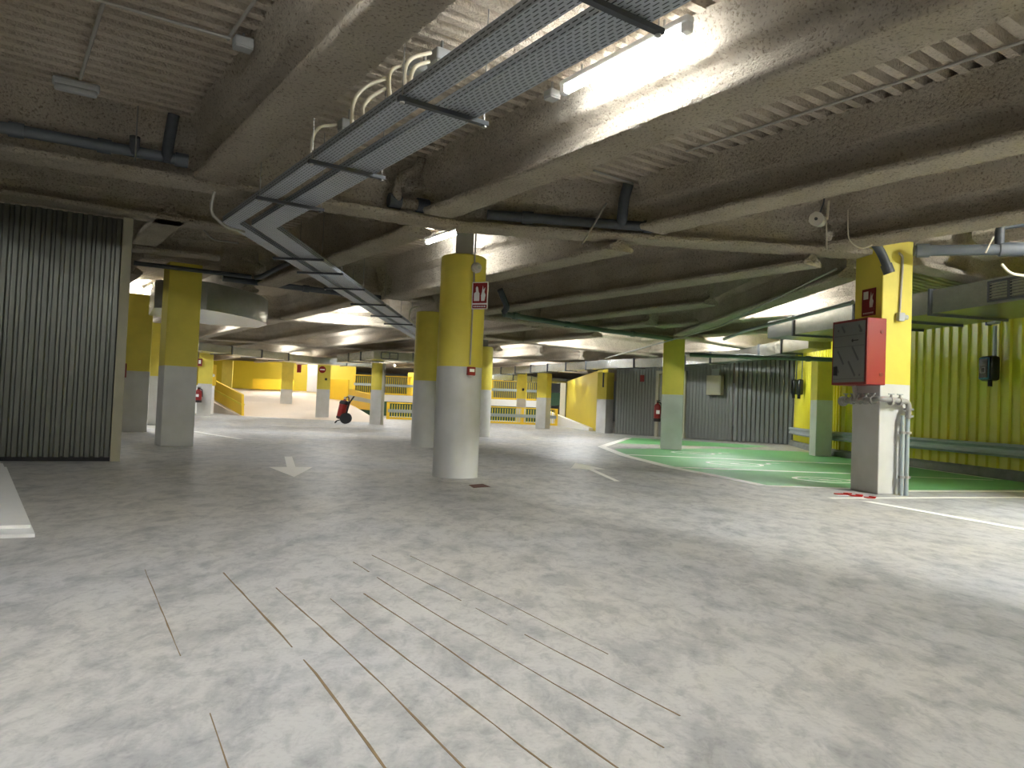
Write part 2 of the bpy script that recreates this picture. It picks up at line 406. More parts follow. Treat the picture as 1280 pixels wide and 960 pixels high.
# ------------------------------------------------------------------ steel beams under sprayed fireproofing
def beam(a, b, zb, w=.36, zt=DECK + .01, fine=False, label=None, fl=.065, path=None):
    h = w / 2; c = .018; wb = .05
    pr = [(-h, c), (-h + c, 0), (h - c, 0), (h, c), (h, fl - c), (h - c, fl), (wb + .05, fl + .02), (wb, fl + .07)]
    zz = zt - zb
    ht = min(.27, zz - .22)
    pr += [(wb, zz - ht - .07), (wb + .05, zz - ht - .02), (h - c, zz - ht), (h, zz - ht + c), (h + .004, zz - ht * .5), (h + .07, zz)]
    pr += [(-x, z) for x, z in reversed(pr[4:])]
    P = path or [a, b]
    P = [Vector((p[0], p[1], zb)) for p in P]
    mb = MB().sweep(P, pr, True, .005 if fine else 0, .045 if fine else 0)
    return struct(mb, 'ceiling_beam', 'spray', 32, label)
def joist(p, t0, t1, zb, w=.36, fine=False, label=None): return beam(W(p, t0), W(p, t1), zb, w, fine=fine, label=label)
# girders
beam(None, None, 2.83, .36, fine=True, path=[(-10.5, 3.1), (-4.45, 6.32), (-.72, 8.32)], label='deep brown girder carrying the grey drain pipe, running to the round column')
beam((-.70, 8.34), (4.18, 8.92), 2.83, .36, fine=True, label='brown girder spanning from the round column to the column with the red cabinet')
beam((4.95, 9.35), (8.6, 11.6), 2.83, .34, label='brown girder running from the red cabinet column over the charger wall')
beam((-10, 5.7), (-3.3, 10.0), 3.0, .34, label='brown girder lying over the dark corrugated wall')
beam((-10.5, 9.45), (-4.7, 11.72), 3.0, .34)
beam((-5.1, 12.75), (-1.7, 14.95), 2.88, .34, label='girder beside the cable trays behind the round column')
beam((4.28, 9.5), (3.92, 17.5), 2.68, .32, label='girder running back from the cabinet column to the square column in the green bays')
beam((-1.6, 14.95), (3.85, 17.9), 2.66, .34); beam((-.85, 20.0), (4.6, 24.2), 2.66, .34)
beam((-14.5, 16.2), (-1.0, 20.4), 2.8, .34); beam((-16, 24.5), (3.6, 31.5), 2.8, .34); beam((-16, 32.5), (4, 40), 2.8, .34); beam((3.95, 18), (8, 22), 2.7, .34)
beam((4.3, 24.2), (9, 20.6), 2.78, .3)
# joists, front bays
joist(-.45, -8, 6.6, 2.85); joist(1.635, -8, 7.3, 2.85, fine=True, label='broad brown beam overhead beside the cable trays')
joist(3.82, -8, 6.93, 2.85, fine=True, label='brown beam overhead washed by the bright tube lamp')
joist(5.92, -8, 5.85, 2.85, fine=True, label='shaded brown beam meeting the girder midway to the cabinet column'); joist(8.03, -8, 4.95, 2.85, .40, label='brown beam ending over the red cabinet column')
joist(10.15, -8, 4.3, 2.96)
# joists, behind the first girder
joist(1.75, 10.0, 12.0, 3.0); joist(3.85, 7.45, 12.9, 2.755, label='brown beam end seen through the cable tray bay'); joist(5.90, 6.3, 12.2, 2.70, fine=True, label='brown beam behind the round column lit by a hidden lamp'); joist(7.98, 5.2, 12.9, 2.68)
joist(9.75, 8.2, 13.3, 2.68); joist(11.3, 11.1, 13.6, 2.68)
joist(8.1, 13.1, 16.6, 2.77); joist(10.2, 13.6, 18.2, 2.68); joist(12.3, 13.9, 19.0, 2.68)
# joists, far bays
for p, t0, t1, zb in [(-.3, 11.5, 19.0, 2.95), (1.9, 14, 40, 2.85), (4.0, 14.5, 42, 2.85), (6.1, 13, 44, 2.85), (8.2, 19, 44, 2.85), (10.3, 20, 44, 2.8), (12.4, 21, 43, 2.8), (14.5, 21.5, 42, 2.8),
                      (16.6, 22, 40, 2.8), (18.7, 22, 38, 2.8), (-2.4, 12, 38, 2.9), (-4.5, 14, 36, 2.9), (20.8, 24, 36, 2.8), (14.6, 9.5, 14.5, 2.8), (12.5, 7, 12, 2.8)]:
    joist(p, t0, t1, zb, .32)

# ------------------------------------------------------------------ columns
def column(u, v, shape, size, ztop, label, rot=0.0, z0=0.0, xy=None, cat='column'):
    c = Vector(xy) if xy else at(u, v, z0); c.z = z0
    h = ztop - z0
    mb = MB()
    if shape == 'round':
        r = size / 2
        d = Vector((c.x, c.y, 0)).normalized()
        if not xy: c = c + d * r * .9
        mb.lathe(c, [(r, 0), (r, h * .5), (r, h - .015), (r - .015, h)], 40); o = mb.build('round_column', 'column', origin=c, smooth=40)
    else:
        sx, sy = size if isinstance(size, tuple) else (size, size)
        mb.cbox((c.x, c.y, z0 + h / 2), (sx, sy, h), rot, .012); o = mb.build('square_column', 'column', origin=c)
    tag(o, label, cat)
    return o, c
colc, cc = column(568.5, 598, 'round', .54, 2.62, 'stout round column with red alarm button, yellow above grey')
colr, cr = column(0, 0, 'square', (.42, .48), 3.02, 'square yellow and grey column carrying the red hose cabinet', rot=.23, xy=(4.48, 9.03, 0))
column(530, 559.5, 'round', .53, 2.655, 'round yellow and grey column half hidden behind the stout round column')
column(600.5, 546, 'round', .52, 2.50, 'slim looking round column peeping out behind the alarm button column')
coll, cl = column(0, 0, 'square', (.50, .50), 2.98, 'square column in shade beside the dark corrugated wall', rot=math.atan2(N.y, N.x), xy=(-5.52, 12.27, 0))
column(0, 0, 'square', .56, 2.95, 'square column partly hidden by the corrugated wall end trim', rot=.45, xy=(-8.15, 16.1, 0))
column(0, 0, 'square', .56, 2.72, 'brightly lit column in the gap behind the shaded square column', rot=.4, xy=(-9.55, 20.1, 0))
c470, c470p = column(470, 530.5, 'round', .50, 2.32, 'round column with a pipe down its side beside the wheeled extinguisher')
c404, c404p = column(0, 0, 'square', .56, 2.36, 'square column bearing the no-entry disc', rot=.24, xy=(-8.25, 32.6, 0))
column(0, 0, 'square', .58, 2.74, 'column standing on the pale ramp', rot=.3, xy=(-11.55, 38.2, .62))
column(0, 0, 'square', .56, 2.8, 'column rising behind the yellow ramp parapet', rot=.3, xy=(-15.9, 41.5, .75))
column(0, 0, 'square', .54, 2.78, 'column with an extinguisher at the foot of the ramp', rot=.38, xy=(-12.45, 30.2, 0))
column(0, 0, 'square', (.50, .5), 2.75, 'column with a dark camera beside the lower railing', rot=-.02, xy=(.52, 38.6, 0))
column(0, 0, 'square', (.46, .46), 2.33, 'column with one dark face beneath the galvanised duct', rot=-.52, xy=(1.36, 31.3, 0))
column(0, 0, 'square', (.46, .46), 2.33, 'corner column where the grey corrugated wall begins', rot=-.80, xy=(3.62, 28.75, 0))
column(0, 0, 'square', .50, 2.62, 'square column standing at the edge of the green bays', rot=-.21, xy=(3.86, 17.85, 0))
column(0, 0, 'square', (.36, .5), 2.3, 'narrow column against the yellow corrugated wall', rot=-.1, xy=(7.27, 17.45, 0))
# steel stub columns on top of the concrete
def stub(c, z0, z1, label):
    e = empty('steel_stub', (c.x, c.y, z0), label, 'steel stub')
    MB().cyl((c.x, c.y, z0 + .001), (c.x, c.y, z0 + .03), .16, 20).build('base_plate', 'greypipe', e)
    MB().box((c.x, c.y + .05, (z0 + z1) / 2 + .01), (.012, .2, z1 - z0 - .05)).build('web', 'greypipe', e)
    for s in (-1, 1): MB().box((c.x, c.y + .05 + s * .1, (z0 + z1) / 2 + .01), (.2, .014, z1 - z0 - .05)).build('flange', 'greypipe', e)
stub(cc, 2.62, 3.3, 'dark steel stub joining the stout round column to the girder')
stub(at(600.5, 546) + Vector((0, .24, 0)), 2.50, 3.3, 'dark steel stub above the slim looking round column')

# ------------------------------------------------------------------ walls
def corrugated(path, z0, z1, period, depth, narrow=.5, ph=None):
    """ribbed sheet along a level polyline: trapezoid ribs, real thickness"""
    P = [Vector((p[0], p[1], 0)) for p in path]; pts = []
    ph = ph or [(0, 0), (narrow * .6, 0), (narrow * .6 + (1 - narrow) * .25, 1), (1 - (1 - narrow) * .25 + narrow * .0, 1)]
    for i in range(len(P) - 1):
        d = P[i + 1] - P[i]; L_ = d.length; d = d / L_; s = Vector((d.y, -d.x, 0)); k = max(1, round(L_ / period))
        for j in range(k):
            for f, o in ph: pts.append(P[i] + d * ((j + f) * L_ / k) + s * (o * depth))
    pts.append(P[-1])
    n = len(pts); back = []
    for i, q in enumerate(pts):
        d = (pts[min(i + 1, n - 1)] - pts[max(i - 1, 0)]); d.z = 0
        d = d.normalized(); back.append(q - Vector((d.y, -d.x, 0)) * .012)
    vs = [Vector((q.x, q.y, z)) for q in pts for z in (z0, z1)] + [Vector((q.x, q.y, z)) for q in back for z in (z0, z1)]
    fs = []
    o = 2 * n
    for i in range(n - 1):
        a, b = 2 * i, 2 * i + 2
        fs += [(a, b, b + 1, a + 1), (o + a, o + a + 1, o + b + 1, o + b), (a + 1, b + 1, o + b + 1, o + a + 1), (a, o + a, o + b, b)]
    fs += [(0, 1, o + 1, o), (2 * n - 2, o + 2 * n - 2, o + 2 * n - 1, 2 * n - 1)]
    return MB().add(vs, fs)
wd = Vector((.880, .475, 0))
w1 = at(137, 576.5); w0 = w1 - wd * 5
struct(corrugated([w0, w1], .05, 2.96, .105, .035, .45), 'wall_left', 'dark_sheet', label='dark galvanised corrugated wall standing under the girder')
struct(MB().prism([(p.x, p.y) for p in (w0, w1, w1 + Vector((-.02, .03, 0)), w0 + Vector((-.02, .03, 0)))], 0, .06), 'baseboard_left', 'black')
e1 = w1 + wd * .11; bk = Vector((-.475, .88, 0))
struct(MB().prism([(p.x, p.y) for p in (w1 + bk * -.05, e1 + bk * -.05, e1 + bk * .35, w1 + bk * .35)], .0, 2.98), 'trim_1', 'trim', label='pale end trim closing the dark corrugated wall')
struct(MB().prism([(p.x, p.y) for p in (w0 + bk * .31, w1 + bk * .31, w1 + bk * .34, w0 + bk * .34)], 0, 2.98), 'wall_left_inner', 'greywall')
# grey corrugated back wall with the door
gA, gB = Vector((3.85, 27.45, 0)), Vector((9.05, 23.85, 0)); gd = (gB - gA).normalized(); gs = Vector((gd.y, -gd.x, 0))
dA, dB = gA + gd * 1.62, gA + gd * 2.72
struct(corrugated([gA, dA], .02, 2.75, .12, .014, .6), 'wall_back', 'greywall', label='grey corrugated wall panel beside the door')
struct(corrugated([dB, gA + gd * 4.35], .02, 2.75, .12, .014, .6), 'wall_back', 'greywall', label='grey corrugated wall panel behind the electrical box')
struct(corrugated([gA + gd * 4.4, gB], .02, 2.75, .15, .06, .5), 'wall_back', 'greywall', label='deeply ribbed grey wall panel meeting the yellow wall')
struct(MB().prism([(p.x, p.y) for p in (dA - gs * .02, dB - gs * .02, dB - gs * .04, dA - gs * .04)], 2.25, 2.75), 'wall_back_lintel', 'greywall')
fr = MB()
for q in (dA + gd * .05, dB - gd * .05): fr.box((q.x + gs.x * .04, q.y + gs.y * .04, 1.13), (.1, .16, 2.26), math.atan2(gd.y, gd.x))
q = (dA + dB) / 2 + gs * .04; fr.box((q.x, q.y, 2.3), (1.1, .16, .1), math.atan2(gd.y, gd.x))
do = struct(fr, 'door_1', 'trim', label='pale framed grey door in the corrugated wall')
q = (dA + dB) / 2 - gs * .01
MB().box((q.x, q.y, 1.12), (.9, .05, 2.2), math.atan2(gd.y, gd.x)).build('door_leaf', 'doorpaint', do)
q2 = dB - gd * .25 + gs * .05; MB().cyl(q2 + Vector((0, 0, 1.0)), q2 - gd * .12 + Vector((0, 0, 1.0)), .012).build('door_handle', 'steel', do)
# yellow corrugated wall
yw = [(9.05, 23.8), (8.25, 20.4), (7.72, 17.4), (7.95, 14.9), (8.12, 11.8), (8.35, 6), (8.5, 1)]
struct(corrugated(yw, .16, 3.35, .26, .034, ph=[(0, 0), (.93, 1)]), 'wall_right', 'ywall', label='yellow ribbed sheet wall behind the charging bays')
kb = [(x - .0, y) for x, y in yw]
struct(MB().sweep([Vector((x, y, 0)) for x, y in kb], [(-.06, 0), (.14, 0), (.12, .12), (.08, .16), (-.06, .16)], True, .004, .25), 'baseboard_right', 'kerb', label='rough concrete kerb under the yellow wall')
# guard rail along the yellow wall
rl = empty('guard_rail', (8.0, 11.8, 0), 'long grey guard rail fixed before the yellow wall', 'guard rail')
rp = [Vector((8.72, 23.2, 0))] + [Vector((x - .22, y, 0)) for x, y in yw[1:]]
rp[2] = Vector((7.68 - .1, 17.4, 0))
MB().sweep(rp, [(.012, .37), (.022, .37), (.05, .41), (.022, .455), (.022, .495), (.05, .54), (.022, .585), (.012, .585), (.03, .54), (.006, .495), (.006, .455), (.03, .41)], True).build('rail_beam', 'rail', rl)
for yy in (19.6, 18.4, 16.2, 14.2, 12.2, 10.2, 8.2, 6.2):
    for i in range(len(yw) - 1):
        (xa, ya), (xb, yb) = yw[i], yw[i + 1]
        if yb <= yy <= ya: xx = xa + (xb - xa) * (ya - yy) / (ya - yb)
    MB().box((xx - .13, yy, .46), (.16, .10, .12)).build('bracket', 'steel', rl)
# room shell far round
struct(MB().box((-26, 28, 1.7), (.3, 78, 3.6)), 'wall_far_left', 'yellow')
struct(MB().box((-4, 66, 1.7), (46, .3, 3.6)), 'wall_far', 'greywall')
struct(MB().box((-4, -9, 1.7), (46, .3, 3.6)), 'wall_front', 'white')
struct(MB().box((18, 28, 1.7), (.3, 78, 3.6)), 'wall_far_right', 'white')

# ------------------------------------------------------------------ ramp, half level and railings at the far end
rampv = [(-11.75, 32.4, .004), (-5.2, 30.2, .004), (-8.0, 38.5, .52), (-10.0, 46.5, 1.34), (-20.5, 46.5, 1.34), (-15.2, 37.3, .62)]
mb = MB(); k = len(rampv)
mb.add([Vector(v) for v in rampv] + [Vector((v[0], v[1], -.02)) for v in rampv],
       [(0, 1, 2), (0, 2, 5), (2, 3, 4), (2, 4, 5)] + [(i, k + i, k + (i + 1) % k, (i + 1) % k) for i in range(k)])
struct(mb, 'floor_ramp', 'ramp', label='pale concrete ramp climbing behind the no-entry column')
def wallstrip(a, b, w, name, mat, label, kind='thing', cat=None):
    """upright panel between two points given as (x, y, z bottom, z top)"""
    A, B = Vector((a[0], a[1], 0)), Vector((b[0], b[1], 0)); d = (B - A).normalized(); s = Vector((d.y, -d.x, 0)) * w / 2
    vs = []
    for q, (zb, zt) in ((A, a[2:]), (B, b[2:])):
        for sg in (-1, 1):
            for z in (zb, zt): vs.append(q + s * sg + Vector((0, 0, z)))
    o = MB().add(vs, [(0, 1, 3, 2), (4, 6, 7, 5), (0, 4, 5, 1), (2, 3, 7, 6), (0, 2, 6, 4), (1, 5, 7, 3)]).build(name, mat)
    if kind == 'structure': o['kind'] = kind; o['label'] = label
    else: tag(o, label, cat)
    return o
pa, pb = dp(303.5, 519.5, 32.5), dp(268, 499, 37.4); pa2, pb2 = dp(303.5, 493, 32.5), dp(268, 475, 37.4)
e = empty('ramp_parapet', (pa.x, pa.y, pa.z), 'golden yellow sloping parapet along the edge of the pale ramp', 'parapet')
d_ = (pb - pa); s_ = Vector((d_.y, -d_.x, 0)).normalized() * .05
def quadpanel(A0, A1, B0, B1, s): return MB().add([A0 + s, A1 + s, A0 - s, A1 - s, B0 + s, B1 + s, B0 - s, B1 - s], [(0, 1, 3, 2), (4, 6, 7, 5), (0, 4, 5, 1), (2, 3, 7, 6), (0, 2, 6, 4), (1, 5, 7, 3)])
quadpanel(pa, pa2, pb, pb2, s_).build('panel', 'yellow2', e)
m0, m1 = pa.lerp(pa2, .48), pb.lerp(pb2, .48); n0, n1 = pa.lerp(pa2, .56), pb.lerp(pb2, .56)
quadpanel(m0, n0, m1, n1, s_ * 1.5).build('rail_band', 'yellow', e)
MB().add([*(pa + q for q in (s_ * 2, -s_ * 2)), *(pb + q for q in (s_ * 2, -s_ * 2)), *(Vector((pa.x, pa.y, 0)) + q for q in (s_ * 2, -s_ * 2)), *(Vector((pb.x, pb.y, 0)) + q for q in (s_ * 2, -s_ * 2))],
         [(0, 1, 3, 2), (4, 6, 7, 5), (0, 2, 6, 4), (1, 5, 7, 3), (0, 4, 5, 1), (2, 3, 7, 6)]).build('kerb', 'ramp', e)
# yellow panel and light wall behind the parapet foot
sb = wallstrip((-14.0, 33.75, 1.3, 2.25), (-13.5, 33.95, 1.3, 2.25), .1, 'sign_board', 'yellow2', 'golden board with white symbols above the ramp parapet', cat='sign')
for i, du in enumerate((-.16, 0, .16)):
    c = Vector((-13.75 + du, 33.78 + du * .4, 1.75)); MB().lathe(c, [(.065, -.01), (.065, .012)], 18, Vector((.37, -.93, 0))).build('pictogram', 'white', sb)
wallstrip((-14.3, 33.65, .0, 1.28), (-13.55, 33.95, .0, 1.28), .08, 'white_board', 'white', 'white boarding below the golden board at the ramp foot', cat='board')
# ramp guard at its far side
qa, qa2, qb, qb2 = dp(466, 513, 36), dp(466, 493.5, 36), dp(437, 510, 40), dp(437, 486, 40)
e = empty('ramp_guard', (qa.x, qa.y, qa.z), 'yellow guard with grey rail along the ramp beyond the wheeled extinguisher', 'guard')
d_ = (qb - qa); s_ = Vector((d_.y, -d_.x, 0)).normalized() * .04
quadpanel(qa, qa2, qb, qb2, s_).build('panel', 'yellow2', e); quadpanel(qa.lerp(qa2, .45), qa.lerp(qa2, .68), qb.lerp(qb2, .45), qb.lerp(qb2, .68), s_ * 2).build('rail_band', 'rail', e)
# half level slab
struct(MB().box((-3.9, 53.5, 1.1), (12.6, 14, .42)), 'floor_half_level', 'white', label='pale edge of the half level slab behind the railings')
struct(MB().box((-4, 46.55, .45), (12.6, .1, .9)), 'wall_half_level', 'darkgreen')
struct(MB().box((-15, 53.5, 1.1), (12, 14, .42)), 'floor_upper_level', 'ramp')
def railing(x0, x1, y, z0, h, label, bar=.13, solid=None):
    e = empty('railing', ((x0 + x1) / 2, y, z0), label, 'railing')
    MB().box(((x0 + x1) / 2, y, z0 + h - .03), (x1 - x0, .06, .06)).build('top_rail', 'yellow2', e)
    MB().box(((x0 + x1) / 2, y, z0 + .06), (x1 - x0, .06, .10)).build('bottom_rail', 'yellow2', e)
    MB().box(((x0 + x1) / 2, y - .05, z0 + h * .5), (x1 - x0, .04, .16)).build('crash_band', 'rail', e)
    n = max(2, int((x1 - x0) / 1.7))
    for i in range(n + 1): MB().box((x0 + (x1 - x0) * i / n, y, z0 + h / 2), (.14, .08, h - .002)).build('post', 'yellow2', e)
    nb = int((x1 - x0) / bar); mb = MB()
    for i in range(nb): mb.box((x0 + (i + .5) * bar, y, z0 + h / 2), (.035, .03, h - .2))
    b = mb.build('bars', 'yellow', e); b['kind'] = 'stuff'
railing(-6.2, 2.3, 37.6, .0, .86, 'yellow barred railing standing on the floor below the pale slab edge')
railing(-9.9, 2.2, 46.7, 1.312, 1.2, 'yellow barred railing standing on the half level slab')
wallstrip((-7.0, 50, 1.312, 2.9), (-4.5, 50, 1.312, 2.9), .1, 'yellow_panel', 'yellow2', 'plain golden panel behind the half level railing', cat='panel')
# yellow wall and landing at the head of the ramp
struct(MB().box((-15, 47.0, 2.2), (10.2, .12, 1.8)), 'wall_ramp_head', 'yellow')
wallstrip((-15.9, 45.7, 1.34, 1.98), (-13.4, 45.7, 1.34, 1.98), .12, 'low_parapet', 'yellow2', 'low golden parapet at the head of the ramp', cat='parapet')
wallstrip((-12.2, 44.5, 1.3, 2.9), (-11.6, 44.5, 1.3, 2.9), .4, 'wall_pier', 'white', 'grey pier beside the ramp head', 'structure')
wallstrip((-10.9, 42.5, .95, 2.05), (-9.0, 41.0, .85, 2.0), .1, 'golden_guard_panel', 'yellow2', 'broad golden panel between the no-entry column and the railing', cat='panel')
# far hall beyond the galvanised duct
struct(MB().prism([(3.55, 29.2), (3.75, 29.2), (3.45, 44), (3.25, 44)], 0, 2.5), 'wall_yellow_far', 'yellow', label='bright yellow wall seen past the corner column')
struct(MB().box((2.45, 46.0, 1.45), (1.4, .1, .8)), 'wall_green_far', 'darkgreen')
wallstrip((2.85, 43.6, 0, 2.4), (3.15, 43.6, 0, 2.4), .2, 'white_post', 'white', 'white post at the end of the bright yellow wall', cat='post')
e = wallstrip((2.0, 41.5, 0, .75), (3.35, 31.0, 0, .12), .18, 'sloping_kerb', 'white', 'white kerb sloping down along the bright yellow wall', cat='kerb')

# ------------------------------------------------------------------ ducts
def duct(path, w, z0, z1, label, name='duct', side=1, joints=1.25, grille=None):
    """rectangular galvanised duct: path is its front face on plan, the body lies w behind it"""
    P = [Vector((p[0], p[1], 0)) for p in path]
    e = empty(name, (P[0].x, P[0].y, z0), label, 'duct')
    MB().sweep(P, [(0, z0), (0, z1), (w * side, z1), (w * side, z0)], True).build('duct_body', 'galv', e)
    for i in range(len(P) - 1):
        d = P[i + 1] - P[i]; L_ = d.length; d /= L_; s = Vector((d.y, -d.x, 0)) * side
        k = max(1, round(L_ / joints))
        for j in range(1 if i == 0 else 0, k + (1 if i == len(P) - 2 else 0)):
            q = P[i] + d * (L_ * j / k)
            if 0 < j < k:
                c = q + s * w / 2
                MB().box((c.x, c.y, (z0 + z1) / 2), (w + .05, .035, z1 - z0 + .05), math.atan2(s.y, s.x)).build('joint_flange', 'steel', e)
    if grille:
        for (i, f) in grille:
            d = P[i + 1] - P[i]; s = Vector((d.y, -d.x, 0)).normalized() * side; q = P[i] + d * f - s * .012; a = math.atan2(d.y, d.x)
            gr = MB()
            for zz in (z0 + .04, z1 - .04): gr.box((q.x, q.y, zz), (.62, .02, .025), a)
            for k in (-.3, 0, .3): gr.box((q.x + math.cos(a) * k, q.y + math.sin(a) * k, (z0 + z1) / 2), (.025, .02, z1 - z0 - .08), a)
            g_ = gr.build('grille', 'steel', e)
            sl = MB()
            for k in range(6): sl.box((q.x, q.y, z0 + .07 + k * (z1 - z0 - .14) / 5), (.58, .008, .012), a)
            sl.build('grille_slats', 'galv', e)
    return e
ZD0, ZD1 = 2.36, 2.68
duct([(6.5, 6.0), (5.86, 9.4), (5.2, 12.5), (4.85, 14.2)], 1.25, ZD0, ZD1, 'long galvanised duct hanging before the yellow wall beside the red cabinet column', side=1, joints=.8, grille=[(0, .86)])
duct([(6.35, 16.0), (6.2, 20.4), (4.9, 24.4), (3.4, 26.6), (-1.2, 36)], .5, ZD0 + .02, ZD1, 'galvanised duct hanging along the grey corrugated wall and door', side=1, joints=1.6)
# oval ended duct behind the shaded column
dl = empty('hanging_duct', (-6, 13, 2.31), 'curved galvanised duct with a rounded end by the shaded square column', 'duct')
S_, C_, E_ = Vector((-5.36, 12.9, 0)), Vector((-4.76, 14.15, 0)), Vector((-5.06, 15.2, 0))
outl = [Vector((-7.0, 14.2, 0)), Vector((-6.3, 12.95, 0)), Vector((-5.7, 12.72, 0))]
for i in range(17):
    t = i / 16; outl.append(S_ * (1 - t) ** 2 + C_ * 2 * t * (1 - t) + E_ * t * t)
outl += [Vector((-5.5, 15.9, 0)), Vector((-6.4, 15.6, 0))]
MB().prism([(p.x, p.y) for p in outl], 2.33, 2.82).build('duct_body', 'galv', dl, smooth=30)
duct([(-14.5, 25.0), (-11, 26), (-8.6, 32.0), (-6.0, 33.4)], 1.0, 2.4, 2.68, 'flat galvanised duct crossing above the ramp foot', side=-1, joints=1.6)
duct([(-7.0, 29.6), (-4.95, 26.4), (-2.3, 27.4)], .9, 2.36, 2.66, 'galvanised duct corner above the wheeled extinguisher', side=-1, joints=1.4, grille=[(1, .2)])
duct([(-1.0, 40.5), (3.2, 44)], .8, 2.35, 2.65, 'short galvanised duct far behind the columns by the railing', side=-1)

# ------------------------------------------------------------------ cable trays
ZT = 2.68
def tray(p0, p1, x0, x1, label):
    pc, xc, w = (p0 + p1) / 2, (x0 + x1) / 2, p1 - p0
    wx = x1 - x0
    yc = (pc - .818 * xc) / .575
    A = W(pc, -.6); K = Vector((xc, yc, 0)); B = Vector((xc + .28, 21.5, 0))
    e = empty('cable_tray', (K.x, K.y, ZT), label, 'cable tray')
    h = w / 2
    prof = [(-h + .012, .062), (-h, .062), (-h, 0), (h, 0), (h, .062), (h - .012, .062)]
    prof.reverse()
    z = Vector((0, 0, ZT))
    MB().sweep([A + z, K + z, B + z], prof, False).build('perforated_sheet', 'perf', e)
    return e
tray(1.935, 2.095, -3.12, -2.97, 'narrow perforated cable tray bending near the round column')
tray(2.215, 2.455, -2.86, -2.61, 'wide perforated cable tray bending near the round column')
def crossbar(pa, pb, label):
    e = empty('tray_hanger', ((pa.x + pb.x) / 2, (pa.y + pb.y) / 2, ZT - .045), label, 'hanger')
    d = (pb - pa); a = math.atan2(d.y, d.x); c = (pa + pb) / 2
    MB().box((c.x, c.y, ZT - .025), (d.length, .036, .028), a).build('strut', 'darksteel', e)
    for q in (pa + d.normalized() * .025, pb - d.normalized() * .025):
        MB().cyl((q.x, q.y, ZT - .05), (q.x, q.y, DECK - .002), .0045, 6).build('rod', 'rod', e)
        MB().cyl((q.x, q.y, ZT - .052), (q.x, q.y, ZT - .042), .017, 6).build('nut', 'rod', e)
hl = ['tray hanger under the trays beside the glowing tube lamp', 'tray hanger under the trays below the cream cable loops', 'tray hanger under the trays before the girder', 'tray hanger under the trays at the girder']
for (u, v), lb in zip(((735, 0), (510, 127), (390, 203), (328, 249)), hl):
    q = at(u, v, ZT - .03); t = q.dot(D)
    crossbar(W(1.90, t), W(2.53, t), lb)
for i, v in enumerate((321, 339, 359, 379, 394, 404)):
    y = at(640 - 640 * 0 - (640 - (300 + (v - 285) * 1.65)), v, ZT).y
    x = -2.86 + (y - 8) * .02
    crossbar(Vector((x - .33, y, 0)), Vector((x + .33, y, 0)), ['first', 'second', 'third', 'fourth', 'fifth', 'sixth'][i] + ' tray hanger past the bend of the trays')

# ------------------------------------------------------------------ pipes, conduits and cables
def pipe(path, r, name, mat, label, cat, bend=.05, couple=(), seg=12, cmat=None):
    P = [Vector(p) for p in path]
    if not couple:
        return tag(MB().tube(P, r, seg, bend).build(name, mat, smooth=50), label, cat)
    e = empty(name, P[0], label, cat)
    MB().tube(P, r, seg, bend).build('run', mat, e, smooth=50)
    for (i, f) in couple:
        d = (P[i + 1] - P[i]); q = P[i] + d * f; d = d.normalized()
        MB().cyl(q - d * r * 1.1, q + d * r * 1.1, r * 1.28, seg).build('coupling', cmat or mat, e, smooth=50)
    return e
# drain along the near face of the first girder
gl = Vector((.881, .473, 0)).normalized(); gp = Vector((-4.45, 6.32, 0)); gn = Vector((gl.y, -gl.x, 0))
def G1(s, off, z): q = gp + gl * s + gn * off; q.z = z; return q
e = pipe([G1(-.22, .145, 3.03), G1(1.42, .145, 3.02)], .05, 'drain_pipe', 'pvc', 'grey drain pipe lying along the girder above the dark corrugated wall', 'pipe', 0, [(0, .2), (0, .6), (0, .985)])
MB().tube([G1(1.27, .14, 3.0), G1(1.27, .235, 3.09), G1(1.28, .29, 3.2), G1(1.30, .33, DECK - .03)], .05, 12, .08).build('branch', 'soil', e, smooth=50)
MB().cyl(G1(1.0, .15, 3.01), G1(1.0, .235, 3.13), .045).build('stub_inlet', 'soil', e, smooth=50)
MB().tube([G1(1.01, .275, 2.9), G1(1.01, .275, DECK - .002)], .006, 6).build('rod', 'rod', e)
# sprayed pipe on the girder left of the round column, with the elbowed branch
q0, q1 = G1(3.45, .15, 2.985), G1(4.12, .15, 2.985)
e = pipe([q0, q1], .06, 'sprayed_pipe', 'sprpipe', 'sprayed drain pipe elbowing down onto the girder before the round column', 'pipe', 0, [(0, .03), (0, .5)], cmat='soil')
MB().tube([q0 + Vector((0.05, 0, 0)), q0 + Vector((.05, -.12, .2)), q0 + Vector((.30, -.22, .30)), Vector((q0.x + .32, q0.y - .26, DECK - .03))], .05, 12, .07).build('branch', 'sprpipe', e, smooth=50)
e = pipe([(-.35, 8.18, 2.97), (1.15, 8.36, 2.96), (1.52, 8.40, 2.96)], .055, 'drain_pipe', 'soil', 'dark drain pipe along the girder behind the tube lamp beam', 'pipe', 0, [(0, .3), (1, .9)])
MB().tube([(1.16, 8.36, 2.97), (1.16, 8.25, 3.05), (1.16, 8.21, 3.2), (1.2, 8.17, DECK - .03)], .06, 12, .06).build('branch', 'soil', e, smooth=50)
